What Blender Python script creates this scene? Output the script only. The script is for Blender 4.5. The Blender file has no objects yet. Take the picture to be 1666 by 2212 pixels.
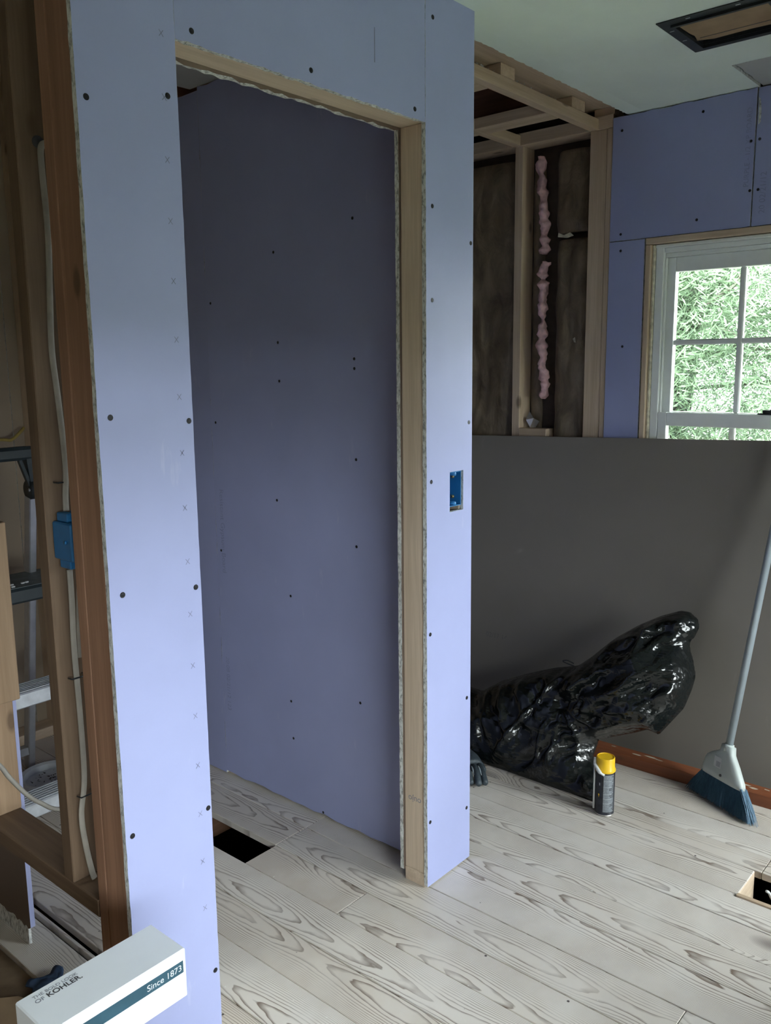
import bpy, bmesh, math, random
from mathutils import Matrix, Vector, noise
random.seed(7)
SC = bpy.context.scene
COL = SC.collection

# ------------------------------------------------------------------ camera
cam_d = bpy.data.cameras.new('camera')
cam = bpy.data.objects.new('camera', cam_d); COL.objects.link(cam)
CR = Vector((0.64992, -0.75993, -0.01070)); CU = Vector((0.13372, 0.10048, 0.98591)); CF = Vector((0.74815, 0.64220, -0.16692))
CP = Vector((-0.8274, -1.3807, 1.4825))
M = Matrix.Identity(4)
for i in range(3):
    M[i][0], M[i][1], M[i][2], M[i][3] = CR[i], CU[i], -CF[i], CP[i]
cam.matrix_world = M
cam_d.sensor_fit = 'VERTICAL'; cam_d.sensor_height = 36.0; cam_d.lens = 1850.2 / 2212 * 36.0
cam_d.clip_start = 0.02; cam_d.clip_end = 300
SC.camera = cam
# ------------------------------------------------------------------ world: standard overcast sky, zenith three times the horizon
W = bpy.data.worlds.new('sky'); SC.world = W; W.use_nodes = True
bg = W.node_tree.nodes['Background']
bg.inputs[0].default_value = (0.93, 0.97, 1.0, 1); 
_nt = W.node_tree; _tc = _nt.nodes.new('ShaderNodeTexCoord'); _sp = _nt.nodes.new('ShaderNodeSeparateXYZ'); _nt.links.new(_tc.outputs['Generated'], _sp.inputs[0])
_mx = _nt.nodes.new('ShaderNodeMath'); _mx.operation = 'MAXIMUM'; _nt.links.new(_sp.outputs[2], _mx.inputs[0]); _mx.inputs[1].default_value = 0.0
_ma = _nt.nodes.new('ShaderNodeMath'); _ma.operation = 'MULTIPLY_ADD'; _nt.links.new(_mx.outputs[0], _ma.inputs[0]); _ma.inputs[1].default_value = 2.0*0.62; _ma.inputs[2].default_value = 0.62
_nt.links.new(_ma.outputs[0], bg.inputs[1])
SC.view_settings.view_transform = 'Standard'; SC.view_settings.look = 'None'
SC.view_settings.gamma = 1.0; SC.view_settings.use_curve_mapping = False
SC.view_settings.exposure = 5.02
SC.cycles.max_bounces = 6; SC.cycles.diffuse_bounces = 4; SC.cycles.glossy_bounces = 2; SC.cycles.transparent_max_bounces = 8
SC.cycles.use_adaptive_sampling = True; SC.cycles.adaptive_threshold = 0.04; SC.cycles.adaptive_min_samples = 16
SC.cycles.sample_clamp_indirect = 6.0; SC.cycles.caustics_reflective = False; SC.cycles.caustics_refractive = False
# light portals (no light of their own) in the two window openings
W1 = (-0.88, 0.0, 0.70, 1.915)          # window in the right wall: y0 y1 z0 z1
W2 = (-1.90, 0.42, 0.82, 1.56)          # window in the back wall: x0 x1 z0 z1
W3 = (1.20, 2.20, 0.40, 1.56)           # unseen second back window, added to light the right side
YB = -2.25
def portal(name, loc, direction, sx, sy):
    d = bpy.data.lights.new(name, 'AREA'); d.shape = 'RECTANGLE'; d.size = sx; d.size_y = sy; d.cycles.is_portal = True
    o = bpy.data.objects.new(name, d); COL.objects.link(o); o.location = loc
    o.rotation_euler = Vector(direction).to_track_quat('-Z', 'Z').to_euler(); o['kind'] = 'helper'
portal('window_portal', (2.44, (W1[0]+W1[1])/2, (W1[2]+W1[3])/2), (-1, 0, 0), W1[1]-W1[0], W1[3]-W1[2])
for w_ in (W2, W3): portal('window_portal', ((w_[0]+w_[1])/2, YB-0.14, (w_[2]+w_[3])/2), (0, 1, 0), w_[1]-w_[0], w_[3]-w_[2])

# ------------------------------------------------------------------ materials
def nm(name):
    m = bpy.data.materials.new(name); m.use_nodes = True
    nt = m.node_tree; b = nt.nodes['Principled BSDF']
    return m, nt, b
def nd(nt, typ, **kw):
    n = nt.nodes.new(typ)
    for k, v in kw.items():
        if k in n.inputs: n.inputs[k].default_value = v
        else: setattr(n, k, v)
    return n
def ln(nt, a, b): nt.links.new(a, b)
def math_(nt, op, a, b=None, c=None):
    n = nt.nodes.new('ShaderNodeMath'); n.operation = op
    for i, v in enumerate((a, b, c)):
        if v is None: continue
        if isinstance(v, (int, float)): n.inputs[i].default_value = v
        else: ln(nt, v, n.inputs[i])
    return n.outputs[0]
def ramp(nt, fac, stops):
    n = nt.nodes.new('ShaderNodeValToRGB'); cr = n.color_ramp
    while len(cr.elements) < len(stops): cr.elements.new(0.5)
    for e, (p, c) in zip(cr.elements, stops):
        e.position = p; e.color = (c[0], c[1], c[2], 1)
    ln(nt, fac, n.inputs[0]); return n.outputs[0]
def mixc(nt, fac, a, b):
    n = nt.nodes.new('ShaderNodeMix'); n.data_type = 'RGBA'
    for i, v in ((0, fac), (6, a), (7, b)):
        if isinstance(v, (int, float)): n.inputs[i].default_value = v
        elif isinstance(v, tuple): n.inputs[i].default_value = (v[0], v[1], v[2], 1)
        else: ln(nt, v, n.inputs[i])
    return n.outputs[2]
def coords(nt, scale, rnd=True, obj=False):
    if obj: src = nd(nt, 'ShaderNodeTexCoord').outputs['Object']
    else: src = nd(nt, 'ShaderNodeNewGeometry').outputs['Position']
    if rnd:
        oi = nd(nt, 'ShaderNodeObjectInfo'); cb = nd(nt, 'ShaderNodeCombineXYZ')
        r = math_(nt, 'MULTIPLY', oi.outputs['Random'], 37.0)
        r2 = math_(nt, 'MULTIPLY', oi.outputs['Random'], 91.0)
        ln(nt, r, cb.inputs[0]); ln(nt, r2, cb.inputs[1]); ln(nt, r, cb.inputs[2])
        ad = nd(nt, 'ShaderNodeVectorMath', operation='ADD'); ln(nt, src, ad.inputs[0]); ln(nt, cb.outputs[0], ad.inputs[1]); src = ad.outputs[0]
    mp = nd(nt, 'ShaderNodeMapping'); ln(nt, src, mp.inputs[0]); mp.inputs['Scale'].default_value = scale
    return mp.outputs[0]
def noise_(nt, vec, scale=1.0, detail=3.0, rough=0.5, dist=0.0):
    n = nd(nt, 'ShaderNodeTexNoise', Scale=scale, Detail=detail, Roughness=rough, Distortion=dist); ln(nt, vec, n.inputs['Vector']); return n.outputs['Fac']
def bump(nt, b, h, strength=0.3, dist=0.002):
    n = nd(nt, 'ShaderNodeBump', Strength=strength, Distance=dist); ln(nt, h, n.inputs['Height']); ln(nt, n.outputs[0], b.inputs['Normal'])
def plain(name, c, rough=0.5, metal=0.0, var=0.12, scale=30.0, bmp=0.0):
    m, nt, b = nm(name); b.inputs['Roughness'].default_value = rough; b.inputs['Metallic'].default_value = metal
    f = noise_(nt, coords(nt, (1, 1, 1)), scale, 4)
    lo = tuple(x*(1-var) for x in c); hi = tuple(min(1, x*(1+var)) for x in c)
    ln(nt, ramp(nt, f, [(0.3, lo), (0.7, hi)]), b.inputs['Base Color'])
    if bmp: bump(nt, b, f, bmp)
    return m
def wood(name, axis, light, dark, knot=(0.09, 0.05, 0.025), grain=1.0, rough=0.65):
    m, nt, b = nm(name); b.inputs['Roughness'].default_value = rough
    s = [1, 1, 1]; s['xyz'.index(axis)] = 0.045
    v = coords(nt, s)
    f = noise_(nt, v, 30*grain, 5, 0.6, 0.4)
    g = noise_(nt, v, 170*grain, 2, 0.5)
    mixf = math_(nt, 'ADD', math_(nt, 'MULTIPLY', f, 0.72), math_(nt, 'MULTIPLY', g, 0.28))
    c = ramp(nt, mixf, [(0.32, dark), (0.5, tuple((a+b_)/2 for a, b_ in zip(light, dark))), (0.62, light)])
    s2 = [1, 1, 1]; s2['xyz'.index(axis)] = 0.42
    vo = nd(nt, 'ShaderNodeTexVoronoi', Scale=9.0); ln(nt, coords(nt, s2), vo.inputs['Vector'])
    k = ramp(nt, vo.outputs['Distance'], [(0.07, (1, 1, 1)), (0.13, (0, 0, 0))])
    c = mixc(nt, math_(nt, 'MULTIPLY', k, 0.7), c, knot)
    ln(nt, c, b.inputs['Base Color']); bump(nt, b, mixf, 0.15, 0.001)
    return m
TAN = ((0.68, 0.54, 0.40), (0.52, 0.385, 0.26)); BRN = ((0.40, 0.220, 0.140), (0.265, 0.140, 0.085))
MW = {}
for ax in 'xyz':
    MW['j'+ax] = wood('brightened_jamb_lumber_'+ax, ax, (0.80, 0.655, 0.52), (0.63, 0.50, 0.375))  # lumber lightened; the jamb's stronger light is put into its colour
    MW['n'+ax] = wood('orange_pine_lumber_'+ax, ax, (0.40, 0.27, 0.17), (0.28, 0.18, 0.105))
    MW['t'+ax] = wood('pine_lumber_'+ax, ax, *TAN)
    MW['b'+ax] = wood('fir_lumber_'+ax, ax, *BRN)
    MW['m'+ax] = wood('spruce_lumber_'+ax, ax, (0.19, 0.125, 0.08), (0.12, 0.075, 0.045))
# floor boards: cathedral grain in the board's own coordinates (board runs along local Y)
def floor_wood():
    m, nt, b = nm('worn_pine_floorboard'); b.inputs['Roughness'].default_value = 0.5
    tc = nd(nt, 'ShaderNodeTexCoord').outputs['Object']; oi = nd(nt, 'ShaderNodeObjectInfo').outputs['Random']
    sx = nd(nt, 'ShaderNodeSeparateXYZ'); ln(nt, tc, sx.inputs[0])
    x, y = sx.outputs[0], sx.outputs[1]
    off = math_(nt, 'MULTIPLY', math_(nt, 'SUBTRACT', math_(nt, 'FRACT', math_(nt, 'MULTIPLY', oi, 17.3)), 0.5), 0.17)
    seed = math_(nt, 'MULTIPLY', oi, 63.0)
    cb = nd(nt, 'ShaderNodeCombineXYZ'); ln(nt, seed, cb.inputs[0]); ln(nt, math_(nt, 'MULTIPLY', y, 0.75), cb.inputs[1])
    h = noise_(nt, cb.outputs[0], 1.0, 2.0, 0.5)
    cb2 = nd(nt, 'ShaderNodeCombineXYZ'); ln(nt, math_(nt, 'ADD', math_(nt, 'MULTIPLY', x, 16.0), seed), cb2.inputs[0]); ln(nt, math_(nt, 'MULTIPLY', y, 5.0), cb2.inputs[1])
    h2 = noise_(nt, cb2.outputs[0], 1.0, 3.0, 0.55)
    u = math_(nt, 'SUBTRACT', x, off)
    u2 = math_(nt, 'MULTIPLY', math_(nt, 'MULTIPLY', u, u), 190.0)
    # knots bend the rings
    cb3 = nd(nt, 'ShaderNodeCombineXYZ'); ln(nt, math_(nt, 'ADD', x, seed), cb3.inputs[0]); ln(nt, math_(nt, 'MULTIPLY', y, 0.55), cb3.inputs[1])
    vo = nd(nt, 'ShaderNodeTexVoronoi', Scale=2.6); ln(nt, cb3.outputs[0], vo.inputs['Vector']); d = vo.outputs['Distance']
    kn = math_(nt, 'EXPONENT', math_(nt, 'MULTIPLY', math_(nt, 'MULTIPLY', d, d), -40.0))
    g = math_(nt, 'ADD', math_(nt, 'ADD', u2, math_(nt, 'MULTIPLY', h, 4.2)), math_(nt, 'ADD', math_(nt, 'MULTIPLY', h2, 0.30), math_(nt, 'MULTIPLY', kn, 1.3)))
    ph = math_(nt, 'FRACT', math_(nt, 'MULTIPLY', g, 7.5))
    line = ramp(nt, ph, [(0.0, (0, 0, 0)), (0.60, (0.03, 0.03, 0.03)), (0.84, (0.75, 0.75, 0.75)), (0.94, (1, 1, 1)), (1.0, (0, 0, 0))])
    pv = nd(nt, 'ShaderNodeNewGeometry').outputs['Position']
    amp = ramp(nt, noise_(nt, pv, 5.0, 3, 0.6), [(0.36, (0.35, 0.35, 0.35)), (0.58, (1, 1, 1))])
    base = mixc(nt, oi, (0.78, 0.73, 0.67), (0.67, 0.60, 0.52))
    dust = ramp(nt, noise_(nt, pv, 7.0, 6, 0.65), [(0.45, (0, 0, 0)), (0.72, (1, 1, 1))])
    c = mixc(nt, math_(nt, 'MULTIPLY', line, amp), base, (0.19, 0.135, 0.10))
    kd = ramp(nt, d, [(0.055, (1, 1, 1)), (0.10, (0, 0, 0))])
    c = mixc(nt, math_(nt, 'MULTIPLY', kd, 0.75), c, (0.15, 0.115, 0.105))
    c = mixc(nt, math_(nt, 'MULTIPLY', dust, 0.35), c, (0.74, 0.72, 0.69))
    dirt = ramp(nt, noise_(nt, pv, 3.1, 5, 0.6), [(0.5, (0, 0, 0)), (0.75, (1, 1, 1))])
    c = mixc(nt, math_(nt, 'MULTIPLY', dirt, 0.35), c, (0.45, 0.40, 0.345))
    vn = nd(nt, 'ShaderNodeTexVoronoi', Scale=11.0); ln(nt, pv, vn.inputs['Vector'])
    c = mixc(nt, ramp(nt, vn.outputs['Distance'], [(0.030, (1, 1, 1)), (0.045, (0, 0, 0))]), c, (0.07, 0.055, 0.05))
    ln(nt, c, b.inputs['Base Color'])
    ln(nt, ramp(nt, dust, [(0, (0.42, 0.42, 0.42)), (1, (0.7, 0.7, 0.7))]), b.inputs['Roughness'])
    bump(nt, b, line, -0.18, 0.0012)
    return m
M_FLOOR = floor_wood()
def paper(name, c, rough=0.55, scuff=0.25):
    m, nt, b = nm(name); b.inputs['Roughness'].default_value = rough
    p = coords(nt, (1, 1, 1))
    f = noise_(nt, p, 2.2, 4, 0.6)
    c1 = ramp(nt, f, [(0.3, tuple(x*0.94 for x in c)), (0.7, tuple(x*1.05 for x in c))])
    sc_ = ramp(nt, noise_(nt, coords(nt, (1, 1, 0.25)), 16, 4, 0.7), [(0.66, (0, 0, 0)), (0.78, (1, 1, 1))])
    ln(nt, mixc(nt, math_(nt, 'MULTIPLY', sc_, scuff), c1, (0.72, 0.73, 0.80)), b.inputs['Base Color'])
    bump(nt, b, noise_(nt, p, 420, 2), 0.04, 0.0006)
    return m
M_PURPLE = paper('purple_drywall_paper', (0.37, 0.405, 0.66))
M_GREYBACK = paper('grey_drywall_back_paper', (0.205, 0.185, 0.163), 0.75, 0.05)
M_BROWNBACK = paper('brown_drywall_back_paper', (0.17, 0.125, 0.10), 0.8, 0.05)
M_TANBACK = paper('tan_drywall_back_paper', (0.34, 0.27, 0.20), 0.8, 0.05)
M_CEIL = paper('greenish_white_ceiling_paper', (0.83, 0.93, 0.86), 0.7, 0.1)
M_CEILGREY = paper('grey_ceiling_patch_paper', (0.50, 0.51, 0.50), 0.7, 0.1)
def gyps():
    m, nt, b = nm('cut_gypsum_edge'); b.inputs['Roughness'].default_value = 0.9
    f = noise_(nt, coords(nt, (1, 1, 0.5)), 130, 4, 0.7)
    ln(nt, ramp(nt, f, [(0.36, (0.30, 0.31, 0.31)), (0.48, (0.66, 0.68, 0.67)), (0.62, (0.85, 0.87, 0.86))]), b.inputs['Base Color'])
    bump(nt, b, f, 0.6, 0.003); return m
M_GYP = gyps()
M_SCREW = plain('black_drywall_screw', (0.02, 0.02, 0.025), 0.4, 0.5)
M_PENCIL = plain('pencil_line', (0.20, 0.21, 0.33), 0.8)
M_INK = plain('faded_ink_print', (0.295, 0.32, 0.53), 0.8)
M_WHITE = plain('white_window_paint', (0.86, 0.90, 0.88), 0.35, var=0.02)
M_SHIM = plain('pale_spray_foam_and_caulk', (0.62, 0.58, 0.45), 0.8, var=0.3, scale=60, bmp=0.4)
M_DARKMETAL = plain('dark_bronze_metal', (0.03, 0.035, 0.04), 0.35, 0.6)
M_BLACKP = plain('black_plastic', (0.018, 0.022, 0.024), 0.45)
M_CARD = plain('brown_cardboard', (0.36, 0.25, 0.15), 0.8, var=0.1, scale=18)
M_KRAFT = None
def kraft():
    m, nt, b = nm('kraft_insulation_facing'); b.inputs['Roughness'].default_value = 0.55
    f = noise_(nt, coords(nt, (1, 1, 0.5)), 14, 5, 0.6, 0.6)
    ln(nt, ramp(nt, f, [(0.3, (0.11, 0.08, 0.05)), (0.5, (0.20, 0.15, 0.095)), (0.72, (0.32, 0.255, 0.17))]), b.inputs['Base Color'])
    bump(nt, b, f, 0.8, 0.012); return m
M_KRAFT = kraft()
M_PINK = plain('pink_fibreglass', (0.66, 0.42, 0.44), 0.95, var=0.25, scale=45, bmp=0.9)
M_DECK = wood('old_roof_boards', 'x', (0.17, 0.115, 0.07), (0.09, 0.06, 0.035))
M_SHEATH = plain('dark_fibre_sheathing', (0.07, 0.05, 0.038), 0.9, var=0.2)
M_SUB = plain('dirty_brown_subfloor', (0.18, 0.125, 0.075), 0.85, var=0.45, scale=9, bmp=0.2)
M_VOID = plain('dark_floor_cavity_plaster', (0.05, 0.045, 0.04), 0.95, var=0.4)
M_ALU = plain('brushed_aluminium', (0.52, 0.53, 0.56), 0.42, 0.75, var=0.08)
M_ALU2 = plain('ribbed_aluminium_step', (0.55, 0.57, 0.60), 0.5, 0.5, var=0.15)
M_TRAY = plain('grey_plastic_platform', (0.11, 0.135, 0.14), 0.55, var=0.3)
M_DKPLAS = plain('dark_green_black_plastic', (0.022, 0.032, 0.036), 0.5)
M_WPLAS = plain('white_plastic', (0.66, 0.68, 0.68), 0.4, var=0.06)
M_BLUEBOX = plain('blue_pvc_box', (0.02, 0.17, 0.42), 0.4, var=0.1)
M_CABLE = plain('shade_darkened_cable_sheath', (0.40, 0.37, 0.32), 0.5, var=0.1)  # white sheath darkened; the deep shade on it is put into its colour
M_GREYCABLE = plain('grey_cable_sheath', (0.30, 0.28, 0.25), 0.6)
M_YELLOW = plain('yellow_plastic', (0.86, 0.52, 0.02), 0.32, var=0.05)
M_YCABLE = plain('yellow_cable_sheath', (0.42, 0.31, 0.08), 0.6)
M_CANDARK = plain('dark_can_print', (0.022, 0.024, 0.032), 0.35, 0.1, var=0.6, scale=60)
M_CANRIM = plain('tinplate_rim', (0.55, 0.53, 0.50), 0.35, 0.8)
M_CANGREY = plain('grey_printed_label', (0.20, 0.22, 0.245), 0.4, 0.0, var=0.25, scale=220)
M_LABELBLACK = plain('black_label_ink', (0.015, 0.016, 0.02), 0.5)
M_LABELPALE = plain('pale_label_ink', (0.45, 0.47, 0.50), 0.5)
M_PLANKPAINT = wood('red_brown_varnished_plank', 'y', (0.26, 0.085, 0.035), (0.17, 0.05, 0.02), grain=0.6, rough=0.45)
M_FLAKE = plain('cream_paint_flake', (0.55, 0.47, 0.36), 0.8)
M_BROOMGREY = plain('pale_grey_broom_plastic', (0.50, 0.55, 0.53), 0.4, var=0.04)
M_HANDLE = plain('blue_grey_enamelled_tube', (0.37, 0.43, 0.47), 0.35, 0.2, var=0.04)
M_BRISTLE = wood('blue_bristle', 'z', (0.085, 0.185, 0.28), (0.03, 0.075, 0.13), (0.05, 0.12, 0.2), 2.2, 0.6)
M_BOX = plain('white_coated_cardboard', (0.86, 0.90, 0.94), 0.45, var=0.03, scale=8)
M_TEAL = plain('dark_teal_print', (0.035, 0.095, 0.135), 0.45)
M_TEXTGREY = plain('grey_print', (0.26, 0.27, 0.32), 0.6)
M_TEXTHOLEDARK = plain('dark_print_and_hole_shade', (0.06, 0.06, 0.07), 0.6)
M_TEXTWHITE = plain('white_print', (0.75, 0.80, 0.85), 0.6)
M_CLOTH = plain('dark_blue_cloth', (0.03, 0.06, 0.12), 0.9, var=0.4, bmp=0.5)
M_GLOVE = plain('dark_grey_rubber_glove', (0.045, 0.06, 0.072), 0.55, var=0.35, scale=90, bmp=0.5)
M_GLOVE2 = plain('pale_grey_knit', (0.30, 0.35, 0.37), 0.9, var=0.2, scale=200)
M_CRUMB = plain('white_plaster_crumb', (0.75, 0.73, 0.68), 0.9)
M_GRASS = plain('pale_gravel', (0.10, 0.105, 0.085), 0.95, var=0.2, scale=3)
M_BARK = plain('bark', (0.10, 0.085, 0.07), 0.9, var=0.4, scale=20)
def bagmat():
    m, nt, b = nm('black_bin_liner'); 
    p = coords(nt, (1, 1, 1), rnd=False)
    d = ramp(nt, noise_(nt, p, 9, 6, 0.7), [(0.5, (0, 0, 0)), (0.72, (1, 1, 1))])
    sp = nd(nt, 'ShaderNodeSeparateXYZ'); ln(nt, p, sp.inputs[0])
    low = ramp(nt, math_(nt, 'MULTIPLY', sp.outputs[2], 3.3), [(0.1, (1, 1, 1)), (0.85, (0, 0, 0))])
    dd = math_(nt, 'MULTIPLY', math_(nt, 'MULTIPLY', d, low), 0.75)
    ln(nt, mixc(nt, dd, (0.006, 0.008, 0.008), (0.10, 0.09, 0.085)), b.inputs['Base Color'])
    ln(nt, math_(nt, 'ADD', math_(nt, 'MULTIPLY', dd, 0.5), 0.17), b.inputs['Roughness'])
    b.inputs['Specular IOR Level'].default_value = 0.6
    mp = nd(nt, 'ShaderNodeMapping'); ln(nt, p, mp.inputs[0]); mp.inputs['Rotation'].default_value = (0.75, 0, 0); mp.inputs['Scale'].default_value = (22, 9, 30)
    nz_ = nd(nt, 'ShaderNodeTexNoise', Scale=3.0, Detail=2.0); ln(nt, p, nz_.inputs['Vector'])
    ad = nd(nt, 'ShaderNodeVectorMath', operation='MULTIPLY_ADD'); ln(nt, nz_.outputs['Color'], ad.inputs[0]); ad.inputs[1].default_value = (3.0, 3.0, 3.0); ln(nt, mp.outputs[0], ad.inputs[2])
    vo = nd(nt, 'ShaderNodeTexVoronoi', Scale=1.0); ln(nt, ad.outputs[0], vo.inputs['Vector'])
    vo2 = nd(nt, 'ShaderNodeTexVoronoi', Scale=2.6); ln(nt, ad.outputs[0], vo2.inputs['Vector'])
    hh = math_(nt, 'ADD', vo.outputs['Distance'], math_(nt, 'MULTIPLY', vo2.outputs['Distance'], 0.4))
    bump(nt, b, hh, 0.42, 0.010); return m
M_BAG = bagmat()
def leafmat(name, c):
    m, nt, b = nm(name); b.inputs['Roughness'].default_value = 0.6
    f = noise_(nt, coords(nt, (1, 1, 1), rnd=False), 2.6, 4, 0.6)
    col = ramp(nt, f, [(0.3, tuple(x*0.6 for x in c)), (0.7, tuple(x*1.5 for x in c))])
    ln(nt, col, b.inputs['Base Color'])
    tr = nd(nt, 'ShaderNodeBsdfTranslucent'); ln(nt, col, tr.inputs[0])
    mx = nd(nt, 'ShaderNodeMixShader'); mx.inputs[0].default_value = 0.45
    ln(nt, b.outputs[0], mx.inputs[1]); ln(nt, tr.outputs[0], mx.inputs[2])
    ln(nt, mx.outputs[0], nt.nodes['Material Output'].inputs[0]); return m
M_LEAF = leafmat('soft_green_needles', (0.10, 0.15, 0.085))
def glassmat():
    m, nt, b = nm('clear_window_glass'); nt.nodes.remove(b)
    t = nd(nt, 'ShaderNodeBsdfTransparent'); t.inputs[0].default_value = (0.95, 0.975, 0.965, 1)
    g = nd(nt, 'ShaderNodeBsdfGlossy'); g.inputs['Roughness'].default_value = 0.02
    fr = nd(nt, 'ShaderNodeFresnel'); fr.inputs[0].default_value = 1.45
    mx = nd(nt, 'ShaderNodeMixShader'); ln(nt, fr.outputs[0], mx.inputs[0]); ln(nt, t.outputs[0], mx.inputs[1]); ln(nt, g.outputs[0], mx.inputs[2])
    ln(nt, mx.outputs[0], nt.nodes['Material Output'].inputs[0]); return m
M_GLASS = glassmat()

# ------------------------------------------------------------------ mesh helpers
def tag(o, label=None, cat=None, group=None, kind=None):
    if label: o['label'] = label
    if cat: o['category'] = cat
    if group: o['group'] = group
    if kind: o['kind'] = kind
    return o
def empty(name, loc=(0, 0, 0)):
    o = bpy.data.objects.new(name, None); COL.objects.link(o); o.location = loc; o.empty_display_size = 0.05
    return o
def origin(p):
    v = Vector((0, 0, 0))
    while p is not None: v = v + p.location; p = p.parent
    return v
def mesh_obj(name, verts, faces, mats, parent=None, midx=None, smooth=False, center=None):
    vs = [Vector(v) for v in verts]
    if center is None:
        lo = Vector((min(v[i] for v in vs) for i in range(3))); hi = Vector((max(v[i] for v in vs) for i in range(3)))
        center = Vector(((lo.x+hi.x)/2, (lo.y+hi.y)/2, lo.z))
    center = Vector(center)
    me = bpy.data.meshes.new(name); me.from_pydata([v-center for v in vs], [], faces)
    if not isinstance(mats, (list, tuple)): mats = [mats]
    for m in mats: me.materials.append(m)
    if midx:
        for p, i in zip(me.polygons, midx): p.material_index = i
    if smooth:
        for p in me.polygons: p.use_smooth = True
    me.update()
    o = bpy.data.objects.new(name, me); COL.objects.link(o)
    o.location = center - origin(parent) if parent is not None else center
    o.parent = parent
    return o
def fixn(o):
    bm = bmesh.new(); bm.from_mesh(o.data); bmesh.ops.recalc_face_normals(bm, faces=bm.faces); bm.to_mesh(o.data); bm.free(); return o
BOXF = [(0, 3, 2, 1), (4, 5, 6, 7), (0, 1, 5, 4), (1, 2, 6, 5), (2, 3, 7, 6), (3, 0, 4, 7)]
def box(name, x0, x1, y0, y1, z0, z1, mat, parent=None, bev=0.0012):
    vs = [(x0, y0, z0), (x1, y0, z0), (x1, y1, z0), (x0, y1, z0), (x0, y0, z1), (x1, y0, z1), (x1, y1, z1), (x0, y1, z1)]
    o = mesh_obj(name, vs, BOXF, mat, parent)
    if bev > 0:
        bm = bmesh.new(); bm.from_mesh(o.data)
        bmesh.ops.bevel(bm, geom=bm.edges[:], offset=min(bev, 0.3*min(x1-x0, y1-y0, z1-z0)), segments=1, affect='EDGES')
        bm.to_mesh(o.data); bm.free()
    return o
def hexa(name, pts, mat, parent=None, bev=0.001):
    o = fixn(mesh_obj(name, pts, BOXF, mat, parent))
    if bev > 0:
        bm = bmesh.new(); bm.from_mesh(o.data); bmesh.ops.bevel(bm, geom=bm.edges[:], offset=bev, segments=1, affect='EDGES'); bm.to_mesh(o.data); bm.free()
    return o
def bar(name, a, b, w, h, mat, parent=None, side=(1, 0, 0), bev=0.001):
    a, b = Vector(a), Vector(b); d = (b-a).normalized(); s = Vector(side); s = (s - d*s.dot(d)).normalized(); t = d.cross(s)
    P = []
    for q in (a, b):
        for i, j in ((-1, -1), (1, -1), (1, 1), (-1, 1)): P.append(q + s*(i*w/2) + t*(j*h/2))
    return hexa(name, P, mat, parent, bev)
def frame_at(pts, i):
    a = pts[max(i-1, 0)]; b = pts[min(i+1, len(pts)-1)]; return (b-a).normalized()
def tube_geo(pts, rad, seg=10, flat=1.0, up=(0, 0, 1)):
    pts = [Vector(p) for p in pts]; vs = []; fs = []
    if isinstance(rad, (int, float)): rad = [rad]*len(pts)
    ref = Vector(up)
    for i, p in enumerate(pts):
        d = frame_at(pts, i); s = ref.cross(d)
        if s.length < 1e-3: s = Vector((1, 0, 0)).cross(d)
        s.normalize(); t = d.cross(s)
        for k in range(seg):
            a = 2*math.pi*k/seg; vs.append(p + s*(math.cos(a)*rad[i]) + t*(math.sin(a)*rad[i]*flat))
    for i in range(len(pts)-1):
        for k in range(seg):
            k2 = (k+1) % seg; fs.append((i*seg+k, i*seg+k2, (i+1)*seg+k2, (i+1)*seg+k))
    fs.append(tuple(range(seg-1, -1, -1))); n = (len(pts)-1)*seg; fs.append(tuple(range(n, n+seg)))
    return vs, fs
def spline(pts, n=6):
    pts = [Vector(p) for p in pts]; out = []
    for i in range(len(pts)-1):
        p0 = pts[max(i-1, 0)]; p1 = pts[i]; p2 = pts[i+1]; p3 = pts[min(i+2, len(pts)-1)]
        for k in range(n):
            t = k/n
            out.append(0.5*((2*p1) + (p2-p0)*t + (2*p0-5*p1+4*p2-p3)*t*t + (3*p1-p0-3*p2+p3)*t**3))
    out.append(pts[-1]); return out
def tube(name, pts, rad, mat, parent=None, seg=10, flat=1.0, up=(0, 0, 1)):
    vs, fs = tube_geo(pts, rad, seg, flat, up); return fixn(mesh_obj(name, vs, fs, mat, parent, smooth=True))
def lathe(name, prof, c, mat, parent=None, seg=40, midx=None):
    vs = []; fs = []; mi = []
    for r, z in prof:
        for k in range(seg):
            a = 2*math.pi*k/seg; vs.append((c[0]+r*math.cos(a), c[1]+r*math.sin(a), c[2]+z))
    for i in range(len(prof)-1):
        for k in range(seg):
            k2 = (k+1) % seg; fs.append((i*seg+k, i*seg+k2, (i+1)*seg+k2, (i+1)*seg+k)); mi.append(midx[i] if midx else 0)
    fs.append(tuple(range(seg-1, -1, -1))); mi.append(midx[0] if midx else 0)
    n = (len(prof)-1)*seg; fs.append(tuple(range(n, n+seg))); mi.append(midx[-1] if midx else 0)
    o = mesh_obj(name, vs, fs, mat, parent, mi)
    for p in o.data.polygons: p.use_smooth = len(p.vertices) == 4
    o.data.set_sharp_from_angle(angle=0.7)
    return o
AX = {'x': (1, 2), 'y': (0, 2), 'z': (0, 1)}
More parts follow.
